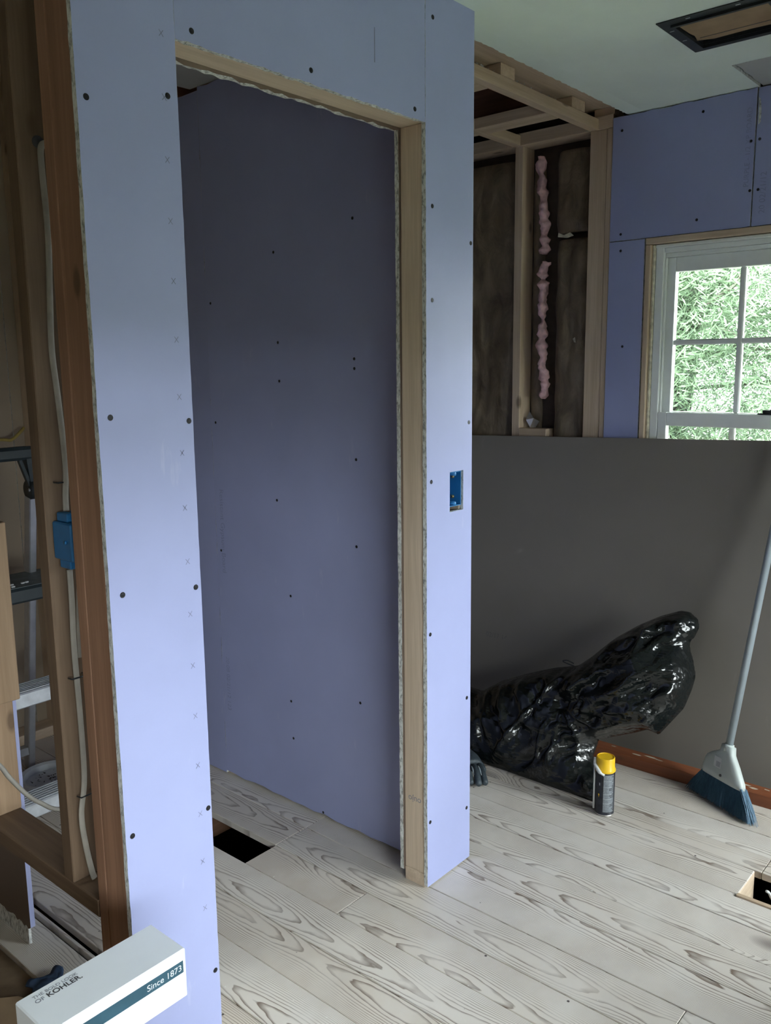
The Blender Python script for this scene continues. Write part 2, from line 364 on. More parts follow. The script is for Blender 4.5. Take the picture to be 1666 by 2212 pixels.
def panel(name, axis, pos, depth, u0, u1, v0, v1, front, parent=None, back=None, holes=(), step=0.06, jit=None, edge=None, bow=0.0):
    """sheet of board: front face in plane axis=pos, thickness `depth` (signed) behind; holes are (u0,u1,v0,v1)"""
    jit = jit or {}
    def lines(a, b, cuts, fine):
        s = {round(a, 5), round(b, 5)}
        for c in cuts:
            if a < c < b: s.add(round(c, 5))
        L = sorted(s); out = []
        for p, q in zip(L, L[1:]):
            n = max(1, int((q-p)/fine)); out += [p+(q-p)*k/n for k in range(n)]
        return out+[L[-1]]
    us = lines(u0, u1, [h[0] for h in holes]+[h[1] for h in holes], step); vs_ = lines(v0, v1, [h[2] for h in holes]+[h[3] for h in holes], step)
    nu, nv = len(us), len(vs_); iu, iv = AX[axis]; ia = 'xyz'.index(axis)
    rng = random.Random(int(abs(u0*7919+v0*104729+pos*1299709)*1000) + len(name))
    V = []
    for side in (0, 1):
        for i, u in enumerate(us):
            for j, v in enumerate(vs_):
                uu, vv = u, v
                if i == 0: uu += rng.uniform(-1, 1)*jit.get('u0', 0)
                if i == nu-1: uu += rng.uniform(-1, 1)*jit.get('u1', 0)
                if j == 0: vv += rng.uniform(-1, 1)*jit.get('v0', 0)
                if j == nv-1: vv += rng.uniform(-1, 1)*jit.get('v1', 0)
                p = [0, 0, 0]; p[iu] = uu; p[iv] = vv; p[ia] = pos + (depth if side else 0)
                V.append(p)
    def solid(i, j):
        if i < 0 or j < 0 or i >= nu-1 or j >= nv-1: return False
        cu, cv = (us[i]+us[i+1])/2, (vs_[j]+vs_[j+1])/2
        return not any(h[0] < cu < h[1] and h[2] < cv < h[3] for h in holes)
    ix = lambda s, i, j: s*nu*nv + i*nv + j
    F = []; MI = []
    for i in range(nu-1):
        for j in range(nv-1):
            if not solid(i, j): continue
            F.append((ix(0, i, j), ix(0, i+1, j), ix(0, i+1, j+1), ix(0, i, j+1))); MI.append(0)
            F.append((ix(1, i, j), ix(1, i, j+1), ix(1, i+1, j+1), ix(1, i+1, j))); MI.append(2)
            for (a, b, ni, nj) in (((i, j), (i+1, j), i, j-1), ((i+1, j), (i+1, j+1), i+1, j), ((i+1, j+1), (i, j+1), i, j+1), ((i, j+1), (i, j), i-1, j)):
                if not solid(ni, nj):
                    F.append((ix(0, *a), ix(1, *a), ix(1, *b), ix(0, *b))); MI.append(1)
    used = sorted({k for f in F for k in f}); mp = {k: n for n, k in enumerate(used)}
    V = [V[k] for k in used]; F = [tuple(mp[k] for k in f) for f in F]
    return fixn(mesh_obj(name, V, F, [front, edge or M_GYP, back or front], parent, MI))
def text(name, body, size, loc, right, up, mat, parent=None, align='LEFT', bold=False):
    c = bpy.data.curves.new('t', 'FONT'); c.body = body; c.size = size; c.align_x = align; c.extrude = 0.00005
    if bold: c.offset = size*0.018
    t = bpy.data.objects.new('t', c); COL.objects.link(t)
    dg = bpy.context.evaluated_depsgraph_get(); me = bpy.data.meshes.new_from_object(t.evaluated_get(dg))
    bpy.data.objects.remove(t)
    R_, U_ = Vector(right).normalized(), Vector(up).normalized(); N_ = R_.cross(U_); L = Vector(loc)
    for v in me.vertices: v.co = R_*v.co.x + U_*v.co.y + N_*v.co.z
    me.materials.clear(); me.materials.append(mat)
    o = bpy.data.objects.new(name, me); COL.objects.link(o); o.location = L - origin(parent) if parent else L; o.parent = parent
    return o
# one screw mesh, shared
def screw_mesh():
    prof = [(0.0058, 0.0), (0.0053, 0.0007), (0.0037, 0.0005), (0.0016, 0.0009)]; seg = 12; vs = []; fs = []
    for r, z in prof:
        for k in range(seg): vs.append((r*math.cos(2*math.pi*k/seg), r*math.sin(2*math.pi*k/seg), z))
    for i in range(len(prof)-1):
        for k in range(seg): fs.append((i*seg+k, i*seg+(k+1) % seg, (i+1)*seg+(k+1) % seg, (i+1)*seg+k))
    fs.append(tuple(range(3*seg, 4*seg)))
    me = bpy.data.meshes.new('screw'); me.from_pydata(vs, [], fs); me.materials.append(M_SCREW); return me
ME_SCREW = screw_mesh()
def screw(loc, normal, parent, s=1.0):
    o = bpy.data.objects.new('screw', ME_SCREW); COL.objects.link(o); o.parent = parent
    o.location = Vector(loc) - origin(parent); o.rotation_euler = Vector(normal).to_track_quat('Z', 'Y').to_euler(); o.scale = (s, s, s)
    return o

# ================================================================== STRUCTURE
HC = 2.389; T = 0.0975; DW = 0.0127; L_, R_X, W_, Q = 0.2062, 0.9492, 1.157, 1.0408; XW = 2.30; YD = 0.166; YF = 1.84; XL = -2.0
# ---- floor
floor = box('floor', XL-0.1, 2.42, YB-0.1, 1.95, -1.06, -1.0, M_VOID, None, 0)
tag(floor, 'worn grey pine board floor with swirling grain and dusty patches', 'floor', kind='structure')
seams = [0.045, 0.175, 0.304, 0.442, 0.570, 0.702, 0.828, 0.962, 1.10, 1.24, 1.365, 1.49, 1.64, 1.735, 1.86, 1.99, 2.12, 2.30]
def plank(x0, x1, y0, y1, dz=0.0, jag=False):
    g = 0.0011
    o = box('floor_plank', x0+g, x1-g, y0+0.0008, y1-0.0008, -0.022, dz, M_FLOOR, floor, 0.0014)
    return o
jr = random.Random(3)
for k, (a, b) in enumerate(zip(seams, seams[1:])):
    cuts = {0: [], 3: [-0.9], 5: [0.125, -1.2], 6: [0.512, -0.75], 7: [0.512, -1.5], 9: [-1.05], 11: [], 14: [-0.8], 2: [0.9]}.get(k, [jr.uniform(-2, -0.5), jr.uniform(0.6, 1.6)])
    ys = sorted([YB] + cuts + [1.93])
    segs = list(zip(ys, ys[1:]))
    if k == 5: segs = [(YB, -1.2), (-1.2, 0.125), (0.125, 0.512), (0.93, 1.93)]       # closet opening between boards
    if k == 11: segs = [(YB, -1.02), (-0.690, 0.4), (0.4, 1.93)]                      # second opening near the window
    for (y0, y1) in segs:
        dz = jr.uniform(-0.0012, 0.0006)
        if k == 1: plank(0.201, b, y0, y1, dz)
        elif k == 0: plank(a, 0.160, y0, y1, dz)
        else: plank(a, b, y0, y1, dz)
plank(0.172, 0.184, 0.47, 1.93, -0.003); plank(0.160, 0.201, YB, 0.468, -0.001)
# lining and joists around the opening by the window, joists below
box('hole_lining', 1.476, 1.490, -1.02, -0.690, -0.10, 0.006, MW['ty'], floor); box('hole_lining', 1.492, 1.64, -0.690, -0.680, -0.10, -0.004, MW['tx'], floor)
for jy in (-2.0, -1.4, -0.45, 0.2, 1.0, 1.6): box('floor_joist', XL, 2.3, jy-0.02, jy+0.02, -0.20, -0.024, MW['bx'], floor)
sub = box('floor', XL, 0.044, YB, 1.93, -0.05, -0.014, M_SUB, None, 0)
tag(sub, 'dirty brown subfloor left of the bare stud wall', 'floor', kind='structure')

# ---- door wall (front)
wf = empty('wall_front', (0.58, 0.05, 0)); tag(wf, 'purple drywalled wall with an open doorway and bare jamb', 'wall', kind='structure')
pl = panel('drywall_panel', 'y', 0.0, DW, 0.0, L_-0.0005, 0.004, HC, M_PURPLE, wf, M_BROWNBACK, step=0.03, jit={'u0': 0.0007, 'u1': 0.0004})
ph = panel('drywall_panel', 'y', 0.0008, DW-0.0008, L_+0.0006, R_X-0.0006, 2.078, HC, M_PURPLE, wf, M_BROWNBACK, step=0.014, jit={'v0': 0.0016, 'u0': .0003, 'u1': .0003})
pr = panel('drywall_panel', 'y', 0.0, DW, R_X, W_, 0.006, HC, M_PURPLE, wf, M_BROWNBACK, step=0.03, jit={'u0': 0.0009}, holes=[(1.053, 1.116, 1.086, 1.197)])
for x, z in ((0.018, 1.937), (0.184, 1.974), (0.025, 1.398), (0.196, 1.383), (0.027, 1.069), (0.193, 1.05), (0.015, 0.588), (0.197, 0.57), (0.02, 0.20), (0.195, 0.19)): screw((x, 0, z), (0, -1, 0), pl)
for x, z in ((0.245, 2.1), (0.555, 2.105), (0.908, 2.1)): screw((x, 0.0008, z), (0, -1, 0), ph)
for x, z in ((0.979, 2.326), (0.976, 1.883), (0.975, 1.651), (0.97, 1.179), (0.964, 0.758), (0.962, 0.203), (1.146, 1.809), (1.142, 1.328), (1.139, 0.521), (1.141, 0.172)): screw((x, 0, z), (0, -1, 0), pr)
# pencilled crosses down the left strip
vs = []; fs = []
for z in [0.35+0.108*i for i in range(17)]:
    for s in (1, -1):
        d = Vector((0.0045, 0, 0.0055*s)); n = Vector((0.0055*s, 0, -0.0045)).normalized()*0.0006; c = Vector((0.176, -0.0004, z)); k = len(vs)
        vs += [c-d-n, c+d-n, c+d+n, c-d+n]; fs.append((k, k+1, k+2, k+3))
mesh_obj('pencil_marks', vs, fs, M_PENCIL, pl)
# header pencil smear
mesh_obj('pencil_marks', [(0.759, 0.0003, 2.17), (0.762, 0.0003, 2.17), (0.7625, 0.0003, 2.245), (0.760, 0.0003, 2.245)], [(0, 1, 2, 3)], M_PENCIL, ph)
y0, y1 = DW+0.0006, T-DW-0.0006
box('jamb_stud', R_X+0.003, R_X+0.041, y0, y1, 0.0405, 2.079, MW['jz'], wf); box('sole_plate', R_X+0.002, W_-0.013, y0, y1, 0.0, 0.04, MW['jx'], wf)
box('king_stud', R_X+0.042, R_X+0.080, y0, y1, 0.0405, HC-0.04, MW['jz'], wf); box('end_stud', 1.1135, W_-0.013, y0, y1, 0.0405, HC-0.04, MW['jz'], wf)
box('jamb_stud', L_-0.041, L_-0.003, y0, y1, 0.0405, 2.079, MW['jz'], wf); box('sole_plate', 0.092, L_-0.002, y0, y1, 0.0, 0.04, MW['jx'], wf)
box('header', L_-0.041, R_X+0.0415, y0, y1, 2.0795, 2.118, MW['jx'], wf); box('header', L_-0.041, R_X+0.0415, y0, y1, 2.1185, 2.22, MW['jx'], wf)
box('top_plate', 0.092, W_-0.013, y0, y1, HC-0.039, HC, MW['tx'], wf)
panel('drywall_panel', 'y', T, -DW, L_+0.001, R_X-0.0005, 2.072, HC, M_PURPLE, wf, M_BROWNBACK, step=0.02, jit={'v0': 0.003})
panel('drywall_panel', 'y', T, -DW, R_X-0.004, Q, 0.032, HC, M_PURPLE, wf, M_BROWNBACK, step=0.03, jit={'u0': 0.001})
panel('drywall_panel', 'y', T, -DW, 0.125, L_-0.001, 0.01, HC, M_PURPLE, wf, M_BROWNBACK)
text('lumber_stamp', 'oujo', 0.026, (R_X+0.0025, 0.048, 0.268), (0, 1, 0), (0, 0, -1), M_TEXTGREY, wf, 'CENTER')
# end cap of the wall (alcove side)
# ---- inner wall between closet and tub alcove
wi = empty('wall_inner', (1.1, 0.9, 0)); tag(wi, 'dark purple drywall seen inside through the doorway', 'wall', kind='structure')
q1 = panel('drywall_panel', 'x', Q, DW, T+0.001, 1.012, 0.012, HC-0.004, M_PURPLE, wi, M_BROWNBACK, step=0.05, jit={'v0': 0.004, 'v1': 0.003, 'u1': 0.0012})
q2 = panel('drywall_panel', 'x', Q+0.001, DW-0.001, 1.0135, YF, 0.004, HC-0.015, M_PURPLE, wi, M_BROWNBACK, step=0.04, jit={'u0': 0.0012, 'v1': 0.004})
for y, z in ((0.662, 1.562), (0.337, 1.507), (0.337, 1.479), (0.336, 1.212), (0.34, 0.947), (0.638, 0.743), (0.651, 0.375), (0.645, 0.244), (0.511, 0.02), (0.69, 1.057), (0.661, 1.442), (0.67, 1.837), (0.99, 1.7), (0.99, 1.3), (0.99, 0.85), (0.335, 0.45), (0.335, 1.9)):
    screw((Q, y, z), (-1, 0, 0), q1, 0.8)
text('drywall_print', 'Resistant Gypsum Board', 0.03, (Q-0.0006, 0.985, 1.07), (0, 0, -1), (0, -1, 0), M_INK, q1)
text('drywall_print', '20:08 02/21/12 123', 0.026, (Q-0.0006, 0.988, 0.46), (0, 0, -1), (0, -1, 0), M_INK, q1)
for k, y in enumerate((0.36, 0.68, 1.0, 1.35, 1.7)): box('stud', Q+DW+0.0005, W_-DW-0.0005, y-0.019, y+0.019, 0.0, HC, MW['tz'], wi)
panel('drywall_panel', 'x', W_, -DW, 0.014, YF, 0.004, 2.35, M_PURPLE, wi, M_BROWNBACK)

# ---- stud wall (left)
wl = empty('wall_left', (0.045, 0.9, 0)); tag(wl, 'open stud wall of brown lumber left of the doorway', 'wall', kind='structure')
box('corner_stud', 0.001, 0.089, DW+0.001, 0.0845, 0.0, HC-0.001, MW['bz'], wl, 0.002); box('corner_stud', 0.0015, 0.089, 0.0855, 0.121, 0.0, HC-0.001, MW['bz'], wl, 0.003)
box('stud', 0.0, 0.089, 0.2155, 0.2535, 0.4055, HC-0.001, MW['mz'], wl, 0.002)
tube('hole_shade_disc', [(0.043, 0.2158, 1.905), (0.043, 0.2148, 1.905)], 0.012, M_TEXTHOLEDARK, wl, 16)  # dark disc painted as the shade inside the drilled hole
box('sill_plate', 0.0, 0.086, 0.1215, 1.2, 0.366, 0.405, MW['my'], wl, 0.002)
box('block', 0.0, 0.089, 0.577, 0.6125, 0.70, 1.135, MW['nz'], wl, 0.002)
box('stud', 0.0, 0.086, 0.613, 0.651, 0.4055, 1.10, MW['nz'], wl, 0.002)
ip = panel('drywall_panel', 'x', 0.1025, -DW, 0.632, 1.25, 0.058, 1.08, M_PURPLE, wl, M_BROWNBACK, step=0.012, jit={'v0': 0.006}, edge=M_PURPLE)
panel('torn_gypsum', 'x', 0.101, -0.007, 0.655, 1.25, 0.002, 0.066, M_GYP, wl, M_GYP, step=0.01, jit={'v1': 0.006, 'v0': 0.002})
box('stud', 0.0, 0.086, 1.16, 1.198, 0.4055, 1.10, MW['tz'], wl)
# ---- far wall
wfar = empty('wall_far', (0.2, 1.88, 0)); tag(wfar, 'stud wall at the far side with tan board backing', 'wall', kind='structure')
for a, b in ((XL, -0.9), (-0.898, 0.3), (0.302, 0.783), (0.785, 2.42)): panel('backing_board', 'y', YF+0.09, 0.0127, a, b, -1.1, 2.70, M_TANBACK, wfar, step=0.6)
panel('outer_sheathing', 'y', YF+0.115, 0.02, XL-0.1, 2.45, -1.1, 2.72, M_SHEATH, wfar, step=0.8)  # added panel out of view, stops sky light leaking through the board gaps
box('bottom_plate', XL, Q, YF, YF+0.089, 0.0, 0.04, MW['tx'], wfar)
for x in (-1.6, -1.2, -0.8, -0.4, 0.0, 0.42, 0.828, 1.0): box('stud', x, x+0.04, YF, YF+0.089, 0.0405, 2.6, MW['tz'], wfar)
# ---- back wall and west wall (behind the camera)
wb = empty('wall_back', (0, YB, 0)); tag(wb, 'tan board wall behind the viewer with two windows, one added for light', 'wall', kind='structure')
panel('drywall_panel', 'y', YB, -0.12, XL-0.1, 2.42, -1.1, 2.72, M_TANBACK, wb, M_WHITE, holes=[W2, W3], step=0.4)
ww = empty('wall_west', (XL, 0, 0)); tag(ww, 'tan board side wall left of the viewer', 'wall', kind='structure')
panel('drywall_panel', 'x', XL, -0.1, YB, 1.95, -1.1, 2.72, M_TANBACK, ww, M_WHITE, step=0.4)
# ---- right wall with window
wr = empty('wall_right', (2.36, -0.5, 0)); tag(wr, 'purple drywall wall around the white window and open studs', 'wall', kind='structure')
yo0, yo1 = W1[0]-0.022, 0.022
pA = panel('drywall_panel', 'x', XW, DW, -0.350, YD, 1.942, HC-0.003, M_PURPLE, wr, M_BROWNBACK, step=0.03, jit={'v1': 0.004, 'v0': 0.001})
pB = panel('drywall_panel', 'x', XW, DW, -1.55, -0.3545, 1.942, HC-0.003, M_PURPLE, wr, M_BROWNBACK, step=0.05, jit={'v1': 0.003})
pC = panel('drywall_panel', 'x', XW, DW, yo1+0.003, YD, 0.004, 1.939, M_PURPLE, wr, M_BROWNBACK, step=0.05)
panel('drywall_panel', 'x', XW, DW, yo0, yo1, 0.004, 0.66, M_PURPLE, wr, M_BROWNBACK); panel('drywall_panel', 'x', XW, DW, -1.55, yo0-0.003, 0.004, 1.939, M_PURPLE, wr, M_BROWNBACK)
panel('drywall_panel', 'x', XW, DW, YB, -1.552, 0.004, HC, M_PURPLE, wr, M_BROWNBACK)
for p_, L in ((pA, ((0.130, 2.335), (-0.17, 2.345), (-0.165, 1.985), (-0.338, 2.22), (-0.343, 2.06), (0.122, 1.965))), (pB, ((-0.366, 2.222), (-0.37, 2.06), (-0.43, 2.0))), (pC, ((0.12, 1.905), (0.10, 1.55)))):
    for y, z in L: screw((XW, y, z), (-1, 0, 0), p_, 0.85)
text('drywall_print', 'PURPLE - 1/2 XP BOARD', 0.024, (XW-0.0006, -0.337, 2.073), (0, 0, 1), (0, 1, 0), M_INK, pA)
text('drywall_print', '20 02/21/12', 0.028, (XW-0.0006, -0.395, 1.98), (0, 0, 1), (0, 1, 0), M_INK, pB)
mesh_obj('torn_paper', [(XW-0.0012, -0.356, 2.355), (XW-0.0012, -0.362, 2.35), (XW-0.0012, -0.367, 2.315), (XW-0.0012, -0.366, 2.275), (XW-0.0012, -0.358, 2.268)], [(0, 1, 2, 3, 4)], M_GYP, pB)
xs = XW+DW+0.0005; xd = xs+0.089
box('post', xs-0.006, xd, 0.1915, 0.262, 0.0, 2.3545, MW['tz'], wr, 0.002); box('post', xs-0.009, xd, 0.168, 0.191, 0.0, 2.3545, MW['tz'], wr, 0.003)
for y in (0.562, 0.96, 1.36): box('stud', xs, xd, y, y+0.037, 0.0, 2.3545, MW['tz'], wr, 0.002)
box('block', xs-0.004, xd-0.03, 0.43, 0.561, 1.18, 1.221, MW['ty'], wr)
box('top_plate', xs-0.012, xd, 0.168, YF, 2.355, 2.402, MW['ty'], wr)
box('sole_plate', xs, xd, 0.263, YF, 0.0, 0.04, MW['ty'], wr)
panel('sheathing', 'x', xd+0.002, 0.02, YB-0.1, 1.95, -1.1, 2.72, M_SHEATH, wr, M_WHITE, holes=[W1], step=0.5)
# ---- ceiling
ce = empty('ceiling', (0.6, 0, HC)); tag(ce, 'greenish white ceiling board cut back to bare framing', 'ceiling', kind='structure')
M_CUT = plain('cut_board_edge', (0.36, 0.31, 0.25), 0.9, var=0.3, scale=80)
panel('ceiling_panel', 'z', HC, DW, XL, XW+0.012, YB, 0.05, M_CEIL, ce, M_BROWNBACK, holes=[(1.590, 1.800, -0.60, -0.352), (2.03, XW+0.012, -1.25, -0.356)], step=0.06, edge=M_GYP)
panel('ceiling_panel', 'z', HC, DW, XL, XW+0.012, 0.05, 0.112, M_CEIL, ce, M_BROWNBACK, step=0.012, jit={'v1': 0.003}, edge=M_CUT)
panel('ceiling_panel', 'z', HC, DW, XL, Q+0.006, 0.1125, 1.06, M_CEILGREY, ce, M_BROWNBACK, step=0.08, jit={'v1': 0.004})
panel('ceiling_patch', 'z', HC+0.002, DW, 2.035, XW+0.01, -1.245, -0.366, M_CEILGREY, ce, M_GYP, step=0.03, jit={'v1': 0.003, 'u0': 0.004})
tX = 'tx'
nb = box('nailing_board', W_+0.002, XW+0.04, 0.09, 0.225, 2.431, 2.452, MW['tx'], ce)
box('nailing_board', W_+0.002, XW+0.04, 0.2255, 0.34, 2.433, 2.452, MW['tx'], ce)
box('beam', W_+0.002, xs-0.013, 0.226, 0.262, 2.355, 2.393, MW['tx'], ce)
box('beam', W_+0.002, xs-0.013, 0.567, 0.605, 2.355, 2.393, MW['tx'], ce)
box('beam', W_+0.002, xs-0.013, 1.05, 1.09, 2.355, 2.393, MW['tx'], ce)
for x0 in (1.975, 1.522): box('cross_strap', x0, x0+0.09, 0.2625, 0.5665, 2.355, 2.393, MW['ty'], ce)
for x0, x1 in ((1.63, 1.712), (2.095, 2.19)): box('joist_strap', x0, x1, 0.226, 1.6, 2.3935, 2.4305, MW['ty'], ce)
box('joist_strap', xs-0.002, XW+0.09, 0.168, 0.25, 2.4025, 2.4305, MW['ty'], ce)
for x0 in (1.30, 1.72, 2.14): box('ceiling_joist', x0, x0+0.04, 0.345, YF, 2.44, 2.60, MW['by'], ce)
panel('paper_scrap', 'x', 1.715, 0.003, 0.40, 0.425, 2.44, 2.52, M_SHIM, ce)
box('roof_deck', XL-0.1, 2.5, YB-0.12, 1.96, 2.66, 2.70, M_DECK, ce, 0)
for x0 in (0.1, 0.5, 0.9): box('ceiling_joist', x0, x0+0.04, 0.2, YF, 2.42, 2.58, MW['by'], ce)
# grey shavings lying on the front beam
vs = []; fs = []
rg = random.Random(5)
for i in range(160):
    c = Vector((rg.choice((rg.uniform(1.72, 2.07), rg.uniform(1.5, 1.6))), rg.uniform(0.228, 0.26), 2.3945+rg.uniform(0, 0.004))); s = rg.uniform(0.002, 0.0045); k = len(vs)
    for _ in range(4): vs.append(c+Vector((rg.uniform(-s, s), rg.uniform(-s, s), rg.uniform(-s*0.6, s))))
    fs += [(k, k+1, k+2), (k, k+2, k+3), (k, k+3, k+1), (k+1, k+3, k+2)]
tag(mesh_obj('gypsum_crumbs', vs, fs, M_GYP, ce), kind='stuff')

# ---- windows
def at(y, z, x): k = (x-CP.x)/(2.3-CP.x); return CP.y+(y-CP.y)*k, CP.z+(z-CP.z)*k
def make_window(name, plane, pos, inward, u0, u1, z0, z1, zmid, cols, rows, latch_u, label):
    """double-hung sash window. plane 'x' or 'y'; pos = wall face, inward = sign of direction to outside"""
    w = empty(name, (pos, (u0+u1)/2, z0) if plane == 'x' else ((u0+u1)/2, pos, z0)); tag(w, label, 'window', kind='structure')
    def bx(n, a0, a1, ua, ub, za, zb, mat, par, bev=0.002):
        d0, d1 = sorted((pos+inward*a0, pos+inward*a1))
        if plane == 'x': return box(n, d0, d1, ua, ub, za, zb, mat, par, bev)
        return box(n, ua, ub, d0, d1, za, zb, mat, par, bev)
    t = 0.022
    # rough wooden opening (jamb extension) flush with the board
    bx('rough_jamb', -0.002, 0.11, u1, u1+t-0.002, z0-t, z1+0.002, MW['tz'], w); bx('rough_jamb', -0.002, 0.11, u0-t+0.002, u0, z0-t, z1+0.002, MW['tz'], w)
    bx('rough_head', -0.004, 0.11, u0-t+0.002, u1+t-0.002, z1+0.0025, z1+t+0.003, MW['ty'], w); bx('rough_sill', -0.002, 0.11, u0, u1, z0-t, z0-0.001, MW['ty'], w)
    bx('foam_gap', 0.012, 0.09, u1-0.012, u1-0.0005, z0, z1, M_SHIM, w, 0.003); bx('foam_gap', 0.012, 0.09, u0+0.0005, u0+0.012, z0, z1, M_SHIM, w, 0.003)
    a, b = u0+0.013, u1-0.013
    # vinyl/wood frame
    f = 0.030
    bx('side_frame', 0.018, 0.105, b-f, b, z0, z1-0.002, M_WHITE, w); bx('side_frame', 0.018, 0.105, a, a+f, z0, z1-0.002, M_WHITE, w)
    bx('head_frame', 0.012, 0.105, a, b, z1-0.012, z1, M_WHITE, w); bx('head_frame', 0.022, 0.105, a+f, b-f, z1-0.030, z1-0.0125, M_WHITE, w); bx('head_frame', 0.034, 0.105, a+f, b-f, z1-0.045, z1-0.0305, M_WHITE, w)
    bx('sill_frame', 0.018, 0.115, a, b, z0+0.001, z0+0.03, M_WHITE, w)
    bx('stop_bead', 0.030, 0.040, b-f-0.008, b-f-0.0005, zmid, z1-0.0455, M_WHITE, w); bx('stop_bead', 0.030, 0.040, a+f+0.0005, a+f+0.008, zmid, z1-0.0455, M_WHITE, w)
    c, d = a+f+0.001, b-f-0.001
    def sash(nm_, a0, a1, za, zb, top, bot, lite):
        s = bx(nm_, a0, a1, c, c+0.034, za, zb, M_WHITE, w); bx('stile', a0, a1, d-0.034, d, za, zb, M_WHITE, s)
        bx('rail', a0, a1, c+0.0345, d-0.0345, zb-top, zb, M_WHITE, s); bx('rail', a0, a1, c+0.0345, d-0.0345, za, za+bot, M_WHITE, s)
        gu0, gu1, gz0, gz1 = c+0.034, d-0.034, za+bot, zb-top; m_ = 0.010
        for i in range(1, cols):
            u = gu0+(gu1-gu0)*i/cols; bx('muntin', a0+0.004, a1-0.004, u-m_, u+m_, gz0, gz1, M_WHITE, s, 0.004)
        for j in range(1, rows):
            z = gz0+(gz1-gz0)*j/rows; bx('muntin', a0+0.005, a1-0.005, gu0, gu1, z-m_, z+m_, M_WHITE, s, 0.004)
        mid = (a0+a1)/2
        for i in range(cols):
            for j in range(rows):
                pu0 = gu0+(gu1-gu0)*i/cols; pu1 = gu0+(gu1-gu0)*(i+1)/cols; pz0 = gz0+(gz1-gz0)*j/rows; pz1 = gz0+(gz1-gz0)*(j+1)/rows
                bx('pane', mid-0.001, mid+0.001, pu0+0.001, pu1-0.001, pz0+0.001, pz1-0.001, M_GLASS, s, 0)
        return s
    sash('upper_sash', 0.048, 0.078, zmid-0.02, z1-0.046, 0.052, 0.040, 0)
    sash('lower_sash', 0.018, 0.046, z0+0.0305, zmid+0.018, 0.050, 0.07, 0)
    bx('latch', 0.020, 0.046, latch_u-0.030, latch_u+0.030, zmid+0.0185, zmid+0.023, M_DARKMETAL, w)
    p = Vector((pos+inward*0.032, latch_u, zmid+0.0235)) if plane == 'x' else Vector((latch_u, pos+inward*0.032, zmid+0.0235))
    lathe('latch_cam', [(0.014, 0), (0.016, 0.004), (0.014, 0.010), (0.006, 0.013)], p, M_DARKMETAL, w, 16)
    q = Vector((0, -1, 0)) if plane == 'x' else Vector((1, 0, 0))
    tube('latch_lever', [p+Vector((0, 0, 0.008)), p+q*0.03+Vector((0, 0, 0.011)), p+q*0.055+Vector((0, 0, 0.007))], [0.004, 0.005, 0.004], M_DARKMETAL, w)
    return w
make_window('window_1', 'x', XW, 1, W1[0], W1[1], W1[2], W1[3], 1.285, 3, 2, -0.435, 'white double hung window with muntins and green trees outside')
make_window('window_2', 'y', YB, -1, W2[0], W2[1], W2[2], W2[3], 1.30, 5, 1, -0.7, 'wide white window behind the viewer that lights the room')

make_window('added_window', 'y', YB, -1, W3[0], W3[1], W3[2], W3[3], 1.0, 2, 1, 1.55, 'tall white unseen window added in the rear wall to light the right side')

# ---- outside
gr = mesh_obj('ground', [(-60, -60, -1.5), (60, -60, -1.5), (60, 60, -1.5), (-60, 60, -1.5)], [(0, 1, 2, 3)], M_GRASS)
tag(gr, 'pale gravel yard outside the house', 'ground', kind='structure')
M_BOUNCE_LAWN = plain('bounce_lawn', (0.125, 0.135, 0.095), 0.95, var=0.25, scale=3)  # grass patch added to bounce light up to the ceiling
lw = box('bounce_lawn', 2.6, 20, -14, 14, -1.499, -1.45, M_BOUNCE_LAWN, None, 0); tag(lw, 'greenish ground added beyond the window to bounce light upward', 'bounce_lawn', kind='structure')
tree = empty('tree', (6.6, 1.6, -1.5)); tag(tree, 'feathery green evergreen tree outside the window', 'tree')
tube('trunk', [(6.6, 1.6, -1.5), (6.62, 1.58, 1.5), (6.58, 1.62, 4.0), (6.6, 1.6, 6.5)], [0.16, 0.13, 0.09, 0.02], M_BARK, tree)
rt = random.Random(11); tips = []
for i in range(150):
    z = rt.uniform(-0.3, 5.0); a = rt.uniform(0, 2*math.pi); l = rt.uniform(1.4, 3.2)*(1-0.1*max(z, 0))
    if math.cos(a) > 0.5: continue
    s = Vector((6.6, 1.6, z)); dirv = Vector((math.cos(a), math.sin(a)*1.3, rt.uniform(-0.05, 0.35)))
    pts = [s + dirv*(l*k/5) + Vector((rt.uniform(-.05, .05), rt.uniform(-.05, .05), -0.10*(k/5)**2*l)) for k in range(6)]
    tube('branch', pts, [0.022*(1-k/6.5) for k in range(6)], M_BARK, tree, 6)
    for k in range(1, 6):
        for q in range(9): tips.append((pts[k] + Vector((rt.gauss(0, .14), rt.gauss(0, .2), rt.gauss(0, .14))), dirv))
for _ in range(7000):
    tips.append((Vector((rt.uniform(4.9, 7.6), rt.uniform(-0.9, 3.4), rt.uniform(-0.6, 3.4))), Vector((-0.6, rt.uniform(-1, 1), rt.uniform(-0.3, 0.3)))))
vs = []; fs = []
for c, dv in tips:
    for _ in range(26):
        o_ = Vector((rt.gauss(0, .11), rt.gauss(0, .13), rt.gauss(0, .10))); p = c+o_
        d = (dv.normalized()*0.5 + Vector((rt.uniform(-1, 1), rt.uniform(-1, 1), rt.uniform(-1.0, 0.4)))).normalized()*rt.uniform(0.05, 0.12)
        s = d.cross(Vector((rt.uniform(-1, 1), rt.uniform(-1, 1), rt.uniform(-1, 1))))*rt.uniform(0.003, 0.007) if False else d.cross(Vector((rt.uniform(-1, 1), rt.uniform(-1, 1), rt.uniform(-1, 1)))).normalized()*rt.uniform(0.003, 0.007); k = len(vs)
        vs += [p-s*0.4, p+d*0.5-s, p+d, p+d*0.5+s]; fs.append((k, k+1, k+2, k+3))
tag(mesh_obj('foliage', vs, fs, M_LEAF, tree), kind='stuff')
